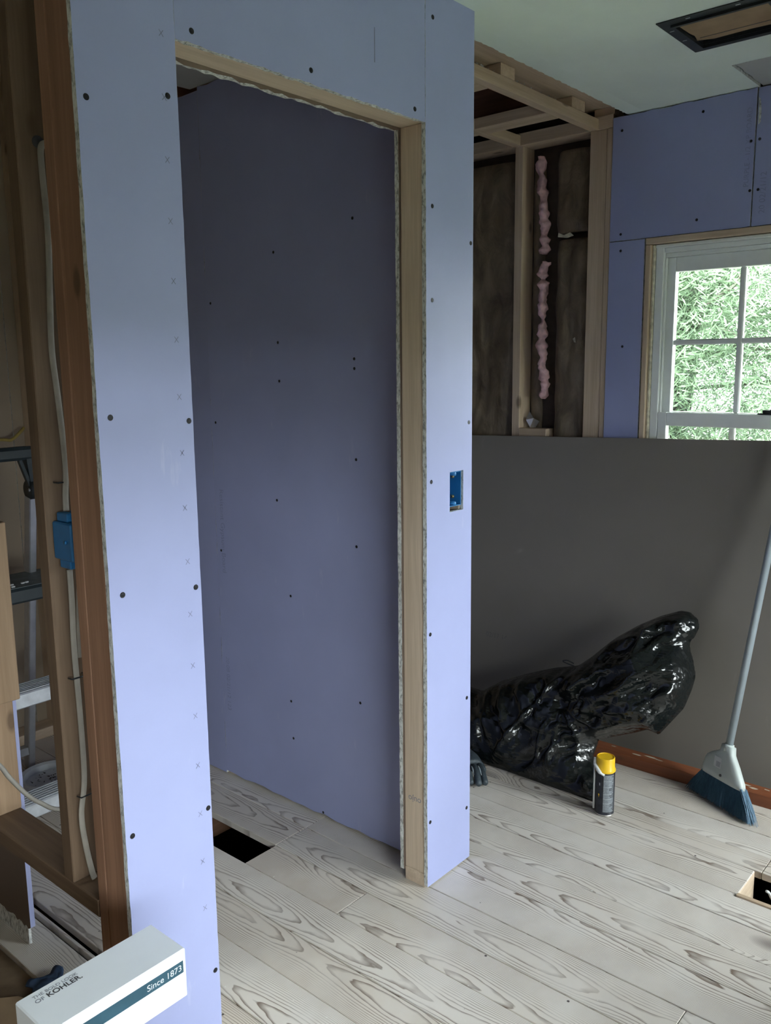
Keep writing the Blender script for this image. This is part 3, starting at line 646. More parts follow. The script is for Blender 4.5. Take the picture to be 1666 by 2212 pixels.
# clipped hedge behind the house, seen by the back window only
def blob(name, c, r, mat, seed, label, n=3):
    bm = bmesh.new(); bmesh.ops.create_icosphere(bm, subdivisions=n, radius=1.0)
    for v in bm.verts:
        k = 1+0.25*noise.noise(v.co*2.3+Vector((seed, 0, 0)))
        v.co = Vector((v.co.x*r[0]*k, v.co.y*r[1]*k, v.co.z*r[2]*k))
    me = bpy.data.meshes.new(name); bm.to_mesh(me); bm.free(); me.materials.append(mat)
    o = bpy.data.objects.new(name, me); COL.objects.link(o); o.location = c; tag(o, label, 'shrub', 'shrubs behind the house'); return o

# ================================================================== THINGS
# ---- leaning sheet
def ztop(y): return 1.184+0.0273*(0.77-y)
V = []
for (xb, xt) in ((2.125, 2.264), (2.1377, 2.2767)):
    for y in (0.99, -1.45): V += [(xb, y, 0.001), (xt, y, ztop(y))]
sheet = fixn(mesh_obj('drywall_sheet', V, [(0, 2, 3, 1), (4, 5, 7, 6), (0, 1, 5, 4), (2, 6, 7, 3), (1, 3, 7, 5), (0, 4, 6, 2)], M_GREYBACK))
tag(sheet, 'large grey drywall sheet leaning back-side out below the window', 'drywall sheet')
sd = Vector((2.264-2.125, 0, 1.2)).normalized()
text('drywall_print', '02/17 14:08 B1', 0.03, Vector((2.125, 0.62, 0.001))+sd*0.33+Vector((-0.0007, 0, 0)), (0, -1, 0), sd, plain('faint_grey_print', (0.15, 0.14, 0.135), 0.8), sheet)

# ---- insulation
def batt(name, y0, y1, z0, z1, x0, amp, mat, label, cat, seed, grp=None, ny=14, nz=60, edge=0.03):
    vs = []; fs = []; xb = 2.398
    for j in range(nz+1):
        z = z0+(z1-z0)*j/nz
        for i in range(ny+1):
            t = i/ny; y = y0+(y1-y0)*t
            e = min(t, 1-t)*2; ez = min(1, min(j, nz-j)/3)
            prof = (1-(1-min(1, e*1.8))**2)
            v = Vector((y*9+seed, z*3.2, seed)); n1 = noise.noise(v); n2 = noise.noise(v*3.1); rid = 1-abs(noise.noise(Vector((y*16+z*2.5+seed, z*4.0, 3))))
            x = x0 + (1-prof)*edge*0.9 - amp*(n1*0.8+n2*0.35+0.5*(rid-0.6))*prof*ez + (1-ez)*0.012
            yy = y + 0.006*noise.noise(Vector((z*9, seed, t)))*(1 if 0 < i < ny else 1.4)
            vs.append((min(x, xb-0.003), yy, z))
    n = len(vs)
    for j in range(nz):
        for i in range(ny):
            a = j*(ny+1)+i; fs.append((a, a+1, a+ny+2, a+ny+1))
    loop = [i for i in range(ny+1)] + [j*(ny+1)+ny for j in range(1, nz+1)] + [nz*(ny+1)+i for i in range(ny-1, -1, -1)] + [j*(ny+1) for j in range(nz-1, 0, -1)]
    for k in loop: vs.append((xb, vs[k][1], vs[k][2]))
    m_ = len(loop)
    for q in range(m_): fs.append((loop[q], loop[(q+1) % m_], n+(q+1) % m_, n+q))
    fs.append(tuple(range(n+m_-1, n-1, -1)))
    o = fixn(mesh_obj(name, vs, fs, mat, None, smooth=True)); return tag(o, label, cat, grp)
G = 'kraft faced batts in the open stud wall'
batt('insulation_batt', 0.288, 0.432, 2.005, 2.318, 2.345, 0.024, M_KRAFT, 'short kraft insulation batt at the top beside the corner post', 'insulation', 1.0, G, nz=24)
b2 = batt('insulation_batt', 0.272, 0.425, 0.06, 1.978, 2.340, 0.030, M_KRAFT, 'long crumpled kraft insulation batt beside the corner post', 'insulation', 5.0, G, nz=110)
batt('insulation_batt', 0.607, 0.955, 0.06, 2.315, 2.345, 0.034, M_KRAFT, 'wide dark kraft insulation batt nearest the purple wall end', 'insulation', 9.0, G, ny=24, nz=110)
batt('insulation_batt', 0.5, 0.556, 0.06, 2.30, 2.383, 0.006, M_KRAFT, 'narrow kraft strip deep beside the middle stud', 'insulation', 13.0, G, ny=6, nz=90)
mesh_obj('torn_paper', [(2.322, 0.33, 1.985), (2.318, 0.345, 1.998), (2.320, 0.372, 1.990), (2.316, 0.395, 2.001), (2.324, 0.402, 1.986), (2.326, 0.36, 1.979)], [(0, 1, 2, 5), (2, 3, 4, 5)], M_SHIM, b2)
mesh_obj('torn_paper', [(2.306, 0.315, 1.585), (2.303, 0.303, 1.592), (2.302, 0.299, 1.570), (2.306, 0.309, 1.572)], [(0, 1, 2, 3)], M_SHIM, b2)
def fluff(pts, seed, label, w=0.5):
    # torn strip of fibre: lumpy tube with ragged outline
    sp = spline(pts, 14); rad = []
    for i, p in enumerate(sp): rad.append(0.028*(0.85+0.55*noise.noise(Vector((i*0.22, seed, 0)))) * (0.35 if i in (0, len(sp)-1) else 1))
    vs, fs = tube_geo(sp, rad, 16, 0.6, (0, 1, 0))
    vs = [v + Vector((noise.noise(v*60+Vector((seed, 0, 0))), noise.noise(v*60+Vector((0, seed, 5))), noise.noise(v*50+Vector((3, seed, 0)))))*0.007 + Vector((noise.noise(v*24+Vector((seed, 0, 0)))*0.4, noise.noise(v*24+Vector((0, seed, 5))), 0))*0.014 for v in vs]
    o = fixn(mesh_obj('pink_insulation', vs, fs, M_PINK, None, smooth=True)); tag(o, label, 'insulation', 'torn pink insulation strips'); return o
fluff([(2.352, 0.500, 2.312), (2.350, 0.494, 2.22), (2.352, 0.486, 2.12), (2.35, 0.478, 2.05), (2.352, 0.480, 1.99), (2.352, 0.476, 1.93)], 2.0, 'upper torn pink fibreglass strip showing between the kraft batts')
fluff([(2.350, 0.472, 1.90), (2.351, 0.478, 1.84), (2.350, 0.474, 1.77), (2.345, 0.474, 1.70), (2.345, 0.474, 1.62), (2.346, 0.478, 1.54), (2.348, 0.470, 1.46), (2.35, 0.464, 1.40), (2.352, 0.470, 1.345)], 8.0, 'lower torn pink fibreglass strip showing between the kraft batts')
fo = [(2.35, 0.53, 1.222), (2.34, 0.545, 1.255), (2.352, 0.515, 1.262), (2.345, 0.50, 1.224), (2.36, 0.54, 1.29), (2.35, 0.485, 1.25)]
foil = fixn(mesh_obj('foil_scrap', fo, [(0, 1, 2), (0, 2, 3), (1, 4, 2), (2, 5, 3)], M_CANRIM)); tag(foil, 'crumpled foil scrap on the short block between studs', 'scrap')

# ---- exhaust fan housing in the ceiling
vent = empty('exhaust_fan_housing', (1.695, -0.475, HC)); tag(vent, 'black rimmed exhaust fan housing in the ceiling with cardboard inside', 'ceiling vent')
panel('flange', 'z', HC-0.003, 0.0025, 1.553, 1.836, -0.636, -0.318, M_BLACKP, vent, M_BLACKP, holes=[(1.592, 1.797, -0.598, -0.354)], step=0.3, edge=M_BLACKP)
panel('rim', 'z', HC-0.010, 0.0068, 1.584, 1.805, -0.606, -0.346, M_BLACKP, vent, M_BLACKP, holes=[(1.594, 1.795, -0.596, -0.356)], step=0.3, edge=M_BLACKP)
for n_, a in (('housing_side', (1.592, 1.594, -0.598, -0.354)), ('housing_side', (1.795, 1.797, -0.598, -0.354)), ('housing_side', (1.594, 1.795, -0.598, -0.596)), ('housing_side', (1.594, 1.795, -0.356, -0.354))): box(n_, *a, HC-0.0004, 2.56, M_BLACKP, vent, 0)
box('housing_top', 1.592, 1.797, -0.598, -0.354, 2.561, 2.565, M_BLACKP, vent, 0)
cardP = [(1.597, -0.359), (1.68, -0.362), (1.705, -0.366), (1.745, -0.358), (1.762, -0.40), (1.758, -0.50), (1.765, -0.594), (1.597, -0.594)]
n = len(cardP); fixn(mesh_obj('cardboard_insert', [(x, y, 2.386) for x, y in cardP]+[(x, y, 2.390) for x, y in cardP], [tuple(range(n)), tuple(range(2*n-1, n-1, -1))]+[(i, (i+1) % n, n+(i+1) % n, n+i) for i in range(n)], M_CARD, vent))
box('cardboard_slit', 1.728, 1.7305, -0.594, -0.372, 2.3852, 2.3864, M_TEXTHOLEDARK, vent, 0)
for x, y, a in ((1.63, -0.332, 0), (1.72, -0.332, 0), (1.815, -0.36, 1), (1.815, -0.50, 1), (1.568, -0.40, 1), (1.568, -0.53, 1)):
    w_, h_ = (0.012, 0.003) if a == 0 else (0.003, 0.012)
    box('slot', x-h_/2 if a == 0 else x-0.002, x+h_/2 if a == 0 else x+0.002, y-0.006, y+0.006, HC-0.0038, HC-0.0031, M_WPLAS, vent, 0)

# ---- switch box in the right strip
sb = empty('switch_box', (1.085, 0.01, 1.09)); tag(sb, 'bright blue plastic switch box set in the purple strip', 'electrical box')
xa, xb_, za, zb_, ya, yb_ = 1.054, 1.112, 1.099, 1.196, 0.004, 0.070
box('back', xa, xb_, yb_-0.003, yb_, za, zb_, M_BLUEBOX, sb, 0.001); box('side', xa, xa+0.0025, ya, yb_-0.0032, za, zb_, M_BLUEBOX, sb, 0.0005); box('side', xb_-0.0025, xb_, ya, yb_-0.0032, za, zb_, M_BLUEBOX, sb, 0.0005)
box('end', xa+0.003, xb_-0.003, ya, yb_-0.0032, zb_-0.0025, zb_, M_BLUEBOX, sb, 0.0005); box('end', xa+0.003, xb_-0.003, ya, yb_-0.0032, za, za+0.0025, M_BLUEBOX, sb, 0.0005)
for z, s in ((zb_-0.003, -1), (za+0.003, 1)):
    tube('screw_boss', [((xa+xb_)/2, ya, z+s*0.004), ((xa+xb_)/2, ya+0.03, z+s*0.004)], 0.0055, M_BLUEBOX, sb, 14)
# the inner right side shows two mounting screws on brass bosses
for z in (1.178, 1.121):
    tube('mounting_screw', [(xb_-0.003, 0.030, z), (xb_-0.008, 0.030, z)], 0.0048, plain('brass', (0.55, 0.42, 0.2), 0.35, 0.8), sb, 12); tube('screw_recess', [(xb_-0.0078, 0.030, z), (xb_-0.0084, 0.030, z)], 0.002, M_TEXTHOLEDARK, sb, 10)

# ---- ladder etc. beyond the stud wall
ld = empty('step_ladder', (0.4, 1.4, 0)); tag(ld, 'aluminium step ladder with grey platform behind the bare studs', 'ladder')
for x in (0.165, 0.655): bar('front_rail', (x, 1.10, 0.0), (x, 1.30, 0.80), 0.024, 0.055, M_ALU, ld)
for x0, x1 in ((0.215, 0.235), (0.602, 0.578)): bar('rear_rail', (x0, 1.645, 0.0), (x1, 1.42, 1.06), 0.026, 0.040, M_ALU, ld, (1, 0, 0.0), 0.003)
bar('rear_brace', (0.22, 1.628, 0.075), (0.598, 1.628, 0.075), 0.03, 0.03, M_ALU, ld, (0, 0, 1))
pt = box('platform', 0.16, 0.66, 1.28, 1.50, 0.735, 0.786, M_DKPLAS, ld, 0.008); box('platform_mat', 0.168, 0.652, 1.288, 1.492, 0.7862, 0.7885, M_TRAY, pt, 0.001)
for k, (dx, dy) in enumerate(((0.475, 1.325), (0.49, 1.328), (0.44, 1.33), (0.43, 1.30))): box('plaster_bit', dx, dx+0.012, dy, dy+0.007, 0.7887, 0.793, M_WPLAS, pt, 0.001)
for z, y in ((0.467, 1.195), (0.152, 1.075)):
    s = box('step', 0.178, 0.642, y, y+0.10, z-0.05, z, M_ALU2, ld, 0.004)
    for k in range(6): box('tread_rib', 0.182, 0.638, y+0.012+k*0.014, y+0.018+k*0.014, z+0.0002, z+0.003, M_ALU2, s, 0.0006)
hd = box('handle', 0.16, 0.597, 1.385, 1.43, 1.188, 1.233, M_DKPLAS, ld, 0.010)
bar('handle_arm', (0.575, 1.407, 1.20), (0.590, 1.412, 1.09), 0.034, 0.034, M_DKPLAS, ld); bar('handle_arm', (0.183, 1.407, 1.20), (0.222, 1.412, 1.09), 0.034, 0.034, M_DKPLAS, ld)
bar('handle_strut', (0.540, 1.402, 1.19), (0.572, 1.408, 1.10), 0.012, 0.016, M_DKPLAS, ld)
for x in (0.583, 0.23):
    k = tube('hinge_knuckle', [(x-0.016, 1.412, 1.085), (x+0.02, 1.412, 1.085)], 0.034, M_BLACKP, ld, 20); tube('rivet', [(x-0.018, 1.402, 1.085), (x-0.0162, 1.402, 1.085)], 0.006, M_ALU, k, 10)
lid = empty('pail_lid', (0.585, 1.47, 0)); tag(lid, 'white round pail lid with debris behind the ladder step', 'lid')
lathe('rim', [(0.105, 0.0), (0.112, 0.012), (0.112, 0.034), (0.106, 0.040), (0.092, 0.036), (0.088, 0.014)], (0.585, 1.45, 0.0), M_WPLAS, lid)
vs = []; fs = []
for i in range(40):
    a = rg.uniform(0, 6.28); r_ = rg.uniform(0, 0.075); c = Vector((0.585+r_*math.cos(a), 1.45+r_*math.sin(a), 0.016)); s = rg.uniform(0.003, 0.009); k = len(vs)
    for _ in range(4): vs.append(c+Vector((rg.uniform(-s, s), rg.uniform(-s, s), rg.uniform(0, s*0.8))))
    fs += [(k, k+1, k+2), (k, k+2, k+3), (k, k+3, k+1), (k+1, k+3, k+2)]
tag(mesh_obj('debris', vs, fs, M_VOID, lid), kind='stuff')
# ---- outlet box on the stud and cables
ob = empty('outlet_box', (0.035, 0.18, 1.1)); tag(ob, 'blue outlet box nailed to the bare stud between cables', 'electrical box')
box('body', 0.012, 0.072, 0.145, 0.2145, 1.112, 1.188, M_BLUEBOX, ob, 0.003)
for x in (0.018, 0.045):
    box('tab', x, x+0.018, 0.165, 0.205, 1.1885, 1.206, M_BLUEBOX, ob, 0.002); box('tab', x, x+0.018, 0.165, 0.205, 1.094, 1.1115, M_BLUEBOX, ob, 0.002)
tube('nail_boss', [(0.0118, 0.165, 1.15), (0.009, 0.165, 1.15)], 0.004, M_BLUEBOX, ob, 10)
c1 = tube('electrical_cable', spline([(0.060, 0.212, 1.905), (0.040, 0.200, 1.893), (0.034, 0.192, 1.85), (0.037, 0.192, 1.74), (0.030, 0.190, 1.62), (0.026, 0.190, 1.52), (0.033, 0.192, 1.42), (0.040, 0.196, 1.30), (0.032, 0.19, 1.24), (0.030, 0.188, 1.209)]), 0.0065, M_CABLE, None, 10, 0.5, (0, 1, 0)); tag(c1, 'white cable running down from the stud hole to the blue box', 'cable')
c2 = tube('electrical_cable', spline([(0.052, 0.198, 1.42), (0.052, 0.198, 1.30), (0.053, 0.190, 1.22), (0.053, 0.188, 1.209)]), 0.0065, M_CABLE, None, 10, 0.5, (0, 1, 0)); tag(c2, 'second white cable pressed beside the first above the blue box', 'cable')
c3 = tube('electrical_cable', spline([(0.028, 0.188, 1.09), (0.030, 0.192, 1.02), (0.030, 0.197, 0.92), (0.034, 0.200, 0.78), (0.033, 0.2, 0.64), (0.018, 0.195, 0.565), (0.020, 0.192, 0.50), (0.031, 0.194, 0.43), (0.036, 0.194, 0.409)]), 0.0065, M_CABLE, None, 10, 0.5, (0, 1, 0)); tag(c3, 'white cable running from the blue box down to the sill plate', 'cable')
c4 = tube('electrical_cable', spline([(0.052, 0.19, 1.09), (0.046, 0.196, 1.0), (0.044, 0.2, 0.9)]), 0.0062, M_CABLE, None, 10, 0.5, (0, 1, 0)); tag(c4, 'short white cable leaving the underside of the blue box', 'cable')
c5 = tube('electrical_cable', spline([(-0.06, 0.5, 0.66), (-0.008, 0.5, 0.587), (0.011, 0.5, 0.551), (0.05, 0.5, 0.491), (0.082, 0.5, 0.457), (0.121, 0.5, 0.425), (0.2, 0.5, 0.40), (0.30, 0.5, 0.2), (0.32, 0.52, 0.006)]), 0.0055, M_GREYCABLE, None, 10); tag(c5, 'loose grey cable hanging across the lower left studs', 'cable')
for z, y in ((1.265, 0.205), (0.86, 0.207), (0.60, 0.207)): tag(tube('cable_staple', [(0.018, y, z), (0.02, y-0.012, z), (0.052, y-0.012, z), (0.054, y+0.009, z)], 0.0017, M_DARKMETAL, None, 6), {1.265: 'metal staple holding the cables just above the blue box', 0.86: 'metal staple holding the cable midway below the blue box', 0.60: 'metal staple holding the cable nearest the sill plate'}[z], 'staple', 'cable staples on the bare stud')
c6 = tube('electrical_cable', spline([(0.55, 1.86, 1.235), (0.70, 1.85, 1.225), (0.735, 1.85, 1.222), (0.775, 1.862, 1.245), (0.805, 1.885, 1.262)]), 0.006, M_YCABLE, None, 10); tag(c6, 'yellow cable stub poking out above the ladder handle', 'cable')

# ---- trash bag
OUT = [(0.56, 0.206), (0.453, 0.200), (0.371, 0.259), (0.269, 0.306), (0.159, 0.350), (0.068, 0.375), (0.022, 0.416), (-0.052, 0.494), (-0.128, 0.552), (-0.204, 0.597), (-0.269, 0.625), (-0.299, 0.625), (-0.332, 0.606), (-0.342, 0.581), (-0.332, 0.546), (-0.321, 0.536), (-0.323, 0.511), (-0.345, 0.470), (-0.362, 0.426), (-0.358, 0.384), (-0.344, 0.322), (-0.31, 0.27), (-0.278, 0.222), (-0.236, 0.228), (-0.19, 0.206), (-0.111, 0.173), (-0.063, 0.149), (-0.067, 0.096), (-0.127, 0.056), (-0.165, 0.05), (-0.205, 0.0), (-0.18, 0.0), (-0.118, 0.0), (-0.034, 0.0), (0.111, 0.0), (0.249, 0.0), (0.326, 0.0), (0.46, 0.0), (0.60, 0.02), (0.64, 0.11)]
# dense, slightly rounded outline
def refine(P, it=2):
    for _ in range(it):
        Qq = []
        for a, b in zip(P, P[1:]+P[:1]): Qq += [(a[0]*.9+b[0]*.1, a[1]*.9+b[1]*.1), (a[0]*.1+b[0]*.9, a[1]*.1+b[1]*.9)]
        P = Qq
    return P
OUTR = refine(OUT, 1)
def inside(p, P):
    c = False; x, y = p
    for (x1, y1), (x2, y2) in zip(P, P[1:]+P[:1]):
        if (y1 > y) != (y2 > y) and x < (x2-x1)*(y-y1)/(y2-y1)+x1: c = not c
    return c
def nearest(p, P):
    best = (9, None)
    for (x1, y1), (x2, y2) in zip(P, P[1:]+P[:1]):
        dx, dy = x2-x1, y2-y1; l2 = dx*dx+dy*dy or 1e-12
        t = max(0, min(1, ((p[0]-x1)*dx+(p[1]-y1)*dy)/l2)); q = (x1+t*dx, y1+t*dy); d = math.hypot(p[0]-q[0], p[1]-q[1])
        if d < best[0]: best = (d, q)
    return best
def bag():
    st = 0.0065; ys = [-0.38+st*i for i in range(int(1.04/st))]; zs = [-0.01+st*j for j in range(int(0.66/st))]
    ins = {}; 
    for i, y in enumerate(ys):
        for j, z in enumerate(zs):
            if inside((y, z), OUTR): ins[(i, j)] = True
    keep = set()
    for i in range(len(ys)-1):
        for j in range(len(zs)-1):
            if any((i+a, j+b) in ins for a in (0, 1) for b in (0, 1)): keep.add((i, j))
    idx = {}; base = []
    for (i, j) in sorted(keep):
        for a, b in ((0, 0), (1, 0), (1, 1), (0, 1)):
            k = (i+a, j+b)
            if k not in idx:
                p = (ys[k[0]], zs[k[1]]); d, q = nearest(p, OUTR)
                if k not in ins: p = q; d = 0.0
                elif d < st*0.35: p = q; d = 0.0
                idx[k] = len(base); base.append((p, d))
    def xb(z): return 1.71+1.1*z if z < 0.132 else 1.80+0.42*z
    front = []; back = []
    pc = Vector((0.055, 0.255))                      # gathered pinch
    def ridge(t): return 1-abs(2*(t-math.floor(t))-1)
    def facet(p, ang, al, ac, seed):
        c_, s_ = math.cos(ang), math.sin(ang)
        q = Vector(((p.x*c_+p.y*s_)*al, (-p.x*s_+p.y*c_)*ac, seed))
        d_, _p = noise.voronoi(q); return d_[0], d_[1]-d_[0]
    for (y, z), d in base:
        v = Vector((y, z)); rv = v-pc; rr = rv.length; th = math.atan2(rv.y, rv.x)
        n0 = noise.noise(Vector((y*7, z*7, 2.0))); n1 = noise.noise(Vector((y*19, z*19, 7.0)))
        flap = 1/(1+math.exp((y-0.09+0.35*(z-0.3))*45))
        body = (0.085+0.03*(1-flap))*min(1, d/0.15)**0.55
        e = min(1, d/0.035)
        w = v+Vector((0.020*n1+0.03*n0, 0.018*n0))
        fa, ea = facet(w, 2.55, 4.5, 15.0, 0.3); fb, eb = facet(w, 2.35, 9.0, 38.0, 4.1); fc, ec = facet(w, 2.0, 30.0, 60.0, 9.2)
        f1 = 0.070*fa + 0.038*fb + 0.008*fc + ridge(th*2.1+0.7*n0)**4*0.018*min(1, rr/0.10)
        ga, ha = facet(w, 1.05, 4.0, 12.0, 1.7); gb, hb_ = facet(w, 0.85, 8.0, 30.0, 6.2)
        f2 = 0.060*ga + 0.032*gb + 0.006*fc
        cr = math.exp(-((y-(0.085+0.55*(0.36-z)))/0.010)**2)*0.022*(z > 0.03)
        hol = -0.05*math.exp(-(rr/0.05)**2)
        lobe = 0.050*flap*math.exp(-((z-0.36)/0.14)**2)
        h = body + e*(flap*f1 + (1-flap)*(f2+cr) + hol + lobe + 0.010*n0 - 0.034)
        h = max(h, 0.0)
        x0 = xb(z); t_ = min(1, max(0, (z-0.03)/0.2)); t_ = t_*t_*(3-2*t_); nx, nz = -0.80-0.13*t_, 0.60-0.23*t_
        kz = 1.0 if z > 0.14 else max(0.15, z/0.14)
        X = Vector((x0+nx*h*(0.55+0.45*kz), y, max(0.0015, z+nz*h*0.6)))
        front.append(X)
        zb = z; hb = 0.05*math.sqrt(max(0, 1-(1-min(1, d/0.1))**2))
        xbk = x0+hb+0.10*min(1, d/0.08)*(1 if z < 0.3 else 0.2)
        back.append(Vector((min(xbk, 2.105+0.115*max(z, 0)), y, max(0.0015, zb))))
    F = []
    nF = len(front); V = list(front); bi = {}
    for k, ((y, z), d) in enumerate(base):
        if d <= 1e-9: bi[k] = k
        else: bi[k] = len(V); V.append(back[k])
    for (i, j) in keep:
        q = [idx[(i+a, j+b)] for a, b in ((0, 0), (1, 0), (1, 1), (0, 1))]
        F.append(tuple(q)); r_ = tuple(bi[k] for k in reversed(q))
        if len(set(r_)) == 4 and r_ != tuple(reversed(q)): F.append(r_)
    bm = bmesh.new(); bv = [bm.verts.new(v) for v in V]
    for f in F:
        try: bm.faces.new([bv[k] for k in f])
        except ValueError: pass
    bmesh.ops.remove_doubles(bm, verts=bm.verts, dist=0.0004); bmesh.ops.recalc_face_normals(bm, faces=bm.faces)
    for f in bm.faces: f.smooth = True
    me = bpy.data.meshes.new('trash_bag'); bm.to_mesh(me); bm.free(); me.materials.append(M_BAG)
    return me
root = empty('trash_bag', (1.9, 0.05, 0)); tag(root, 'glossy black plastic trash bag slumped against the grey sheet', 'trash bag')
bo = bpy.data.objects.new('liner', bag()); COL.objects.link(bo); bo.parent = root; bo.location = -root.location
tube('tie_loop', spline([(1.935, 0.075, 0.388), (1.93, 0.10, 0.396), (1.928, 0.118, 0.390), (1.93, 0.10, 0.384), (1.93, 0.07, 0.380)]), 0.0022, M_BLACKP, root, 8)

# ---- glove
gl = empty('work_glove', (1.62, 0.30, 0)); tag(gl, 'dark grey rubber coated work glove on the floor by the bag', 'glove')
palm = spline([(1.670, 0.388, 0.03), (1.645, 0.348, 0.034), (1.615, 0.308, 0.030)])
vs, fs = tube_geo(palm, [0.03]+[0.042]*(len(palm)-2)+[0.034], 16, 0.62); fixn(mesh_obj('palm', vs, fs, M_GLOVE, gl, smooth=True))
for a, b, c, r_ in (((1.638, 0.293, 0.03), (1.595, 0.250, 0.032), (1.560, 0.212, 0.012), 0.0125), ((1.615, 0.303, 0.032), (1.570, 0.258, 0.036), (1.536, 0.224, 0.013), 0.013), ((1.595, 0.323, 0.03), (1.555, 0.280, 0.034), (1.526, 0.250, 0.013), 0.012), ((1.582, 0.343, 0.026), (1.545, 0.310, 0.028), (1.520, 0.283, 0.011), 0.010), ((1.670, 0.333, 0.025), (1.655, 0.298, 0.022), (1.635, 0.271, 0.013), 0.0125)):
    sp = spline([a, b, c], 6); tube('finger', sp, [r_*(0.95 if 0 < i < len(sp)-1 else 0.6) for i in range(len(sp))], M_GLOVE, gl, 12)
for a, b in (((1.610, 0.280, 0.042), (1.572, 0.238, 0.033)), ((1.588, 0.293, 0.045), (1.552, 0.256, 0.036))):
    tube('knit_stripe', spline([a, ((Vector(a)+Vector(b))/2+Vector((0, 0, 0.003))), b], 4), [0.001, 0.002, 0.003, 0.0035, 0.004, 0.0035, 0.003, 0.002, 0.001], M_GLOVE2, gl, 8)

# ---- spray can
can = empty('spray_can', (1.668, -0.192, 0)); tag(can, 'black spray foam can with yellow cap standing on the floor', 'spray can')
cc = (1.668, -0.192, 0.0)
body = lathe('body', [(0.027, 0.0), (0.0325, 0.0015), (0.0330, 0.004), (0.0318, 0.006), (0.0318, 0.152), (0.0300, 0.158), (0.026, 0.160)], cc, [M_CANDARK, M_CANRIM], can, 48, [1, 1, 1, 0, 0, 0])
lathe('cap', [(0.0322, 0.152), (0.0335, 0.154), (0.0335, 0.160), (0.0305, 0.164), (0.0300, 0.198), (0.0290, 0.200), (0.027, 0.2005), (0.0265, 0.1985)], cc, M_YELLOW, can, 48)
def wrap(name, r_, a0, a1, z0, z1, mat, par, n=10):
    vs = []; fs = []
    for i in range(n+1):
        a = a0+(a1-a0)*i/n; vs += [(cc[0]+r_*math.cos(a), cc[1]+r_*math.sin(a), z0), (cc[0]+r_*math.cos(a), cc[1]+r_*math.sin(a), z1)]
    for i in range(n): fs.append((2*i, 2*i+2, 2*i+3, 2*i+1))
    return fixn(mesh_obj(name, vs, fs, mat, par, smooth=True))
va = math.atan2(CP.y-cc[1], CP.x-cc[0])          # side of the can turned to the room
wrap('label_panel', 0.03195, va-0.15, va+1.05, 0.016, 0.147, M_CANGREY, body)
rr = random.Random(4)
for k in range(24):
    z = 0.022+k*0.0051; w_ = rr.choice((0.1, 0.18, 0.3, 0.5, 0.62)); wrap('label_edge', 0.03205, va+1.06-w_, va+1.07, z, z+0.0022, M_LABELBLACK, body, 6)
for z in (0.046, 0.062, 0.079, 0.104, 0.125): wrap('label_line', 0.0321, va-0.14, va+0.75, z, z+0.0012, M_LABELPALE, body, 8)
wrap('label_mark', 0.0321, va-0.62, va-0.50, 0.108, 0.117, M_LABELPALE, body, 3); wrap('label_mark', 0.0321, va-0.70, va-0.55, 0.072, 0.078, M_YELLOW, body, 3); wrap('label_mark', 0.0321, va-0.64, va-0.60, 0.066, 0.078, M_YELLOW, body, 3)
pa = va-1.25; px = Vector((cc[0]+0.0365*math.cos(pa), cc[1]+0.0365*math.sin(pa), 0))
tube('straw', [px+Vector((0, 0, 0.018)), px+Vector((0, 0, 0.170))], 0.0032, M_WPLAS, can, 10)
n1 = px+Vector((0, 0, 0.171)); fwd = Vector((math.cos(va), math.sin(va), 0))
tube('nozzle', spline([n1, n1+Vector((0, 0, 0.014))-fwd*0.003, n1+Vector((0, 0, 0.022))-fwd*0.010], 5), [0.0048]*10+[0.004], M_WPLAS, can, 10)
e1 = Vector((cc[0]+0.0355*math.cos(va-0.1), cc[1]+0.0355*math.sin(va-0.1), 0.149))
tube('trigger', spline([n1+Vector((0, 0, 0.004)), (n1+e1)/2+fwd*0.012, e1], 6), [0.006]*8+[0.004]*5, M_WPLAS, can, 10)

# ---- plank on the floor
ang = 0.02; po = Vector((2.027, -0.15, 0)); pd = Vector((math.sin(ang)*-1, 1, 0)).normalized(); pn = Vector((1, math.sin(ang), 0)).normalized()
A = po+pd*0.30; B = po-pd*1.3; P = []
for z in (0.0, 0.044):
    P += [B+Vector((0, 0, z)), B+pn*0.062+Vector((0, 0, z)), A+pn*0.062+Vector((0, 0, z)), A+Vector((0, 0, z))]
pk = hexa('wooden_plank', P, M_PLANKPAINT, None, 0.002); tag(pk, 'red-brown varnished plank lying along the foot of the grey sheet', 'plank')
for k, (t, s, l_, w_) in enumerate(((0.02, 0.030, 0.035, 0.010), (-0.03, 0.042, 0.05, 0.012), (-0.065, 0.036, 0.03, 0.007), (-0.37, 0.040, 0.04, 0.012), (-0.40, 0.030, 0.03, 0.014), (-0.44, 0.045, 0.02, 0.008), (0.12, 0.045, 0.02, 0.005))):
    c = po+pd*t+pn*s+Vector((0, 0, 0.0443)); pts = []
    for i in range(9):
        a = 2*math.pi*i/9; m_ = 0.7+0.5*rr.random(); pts.append(c+pd*(math.cos(a)*l_*0.5*m_)+pn*(math.sin(a)*w_*0.5*m_))
    mesh_obj('paint_flake', pts, [tuple(range(9))], M_FLAKE, pk)

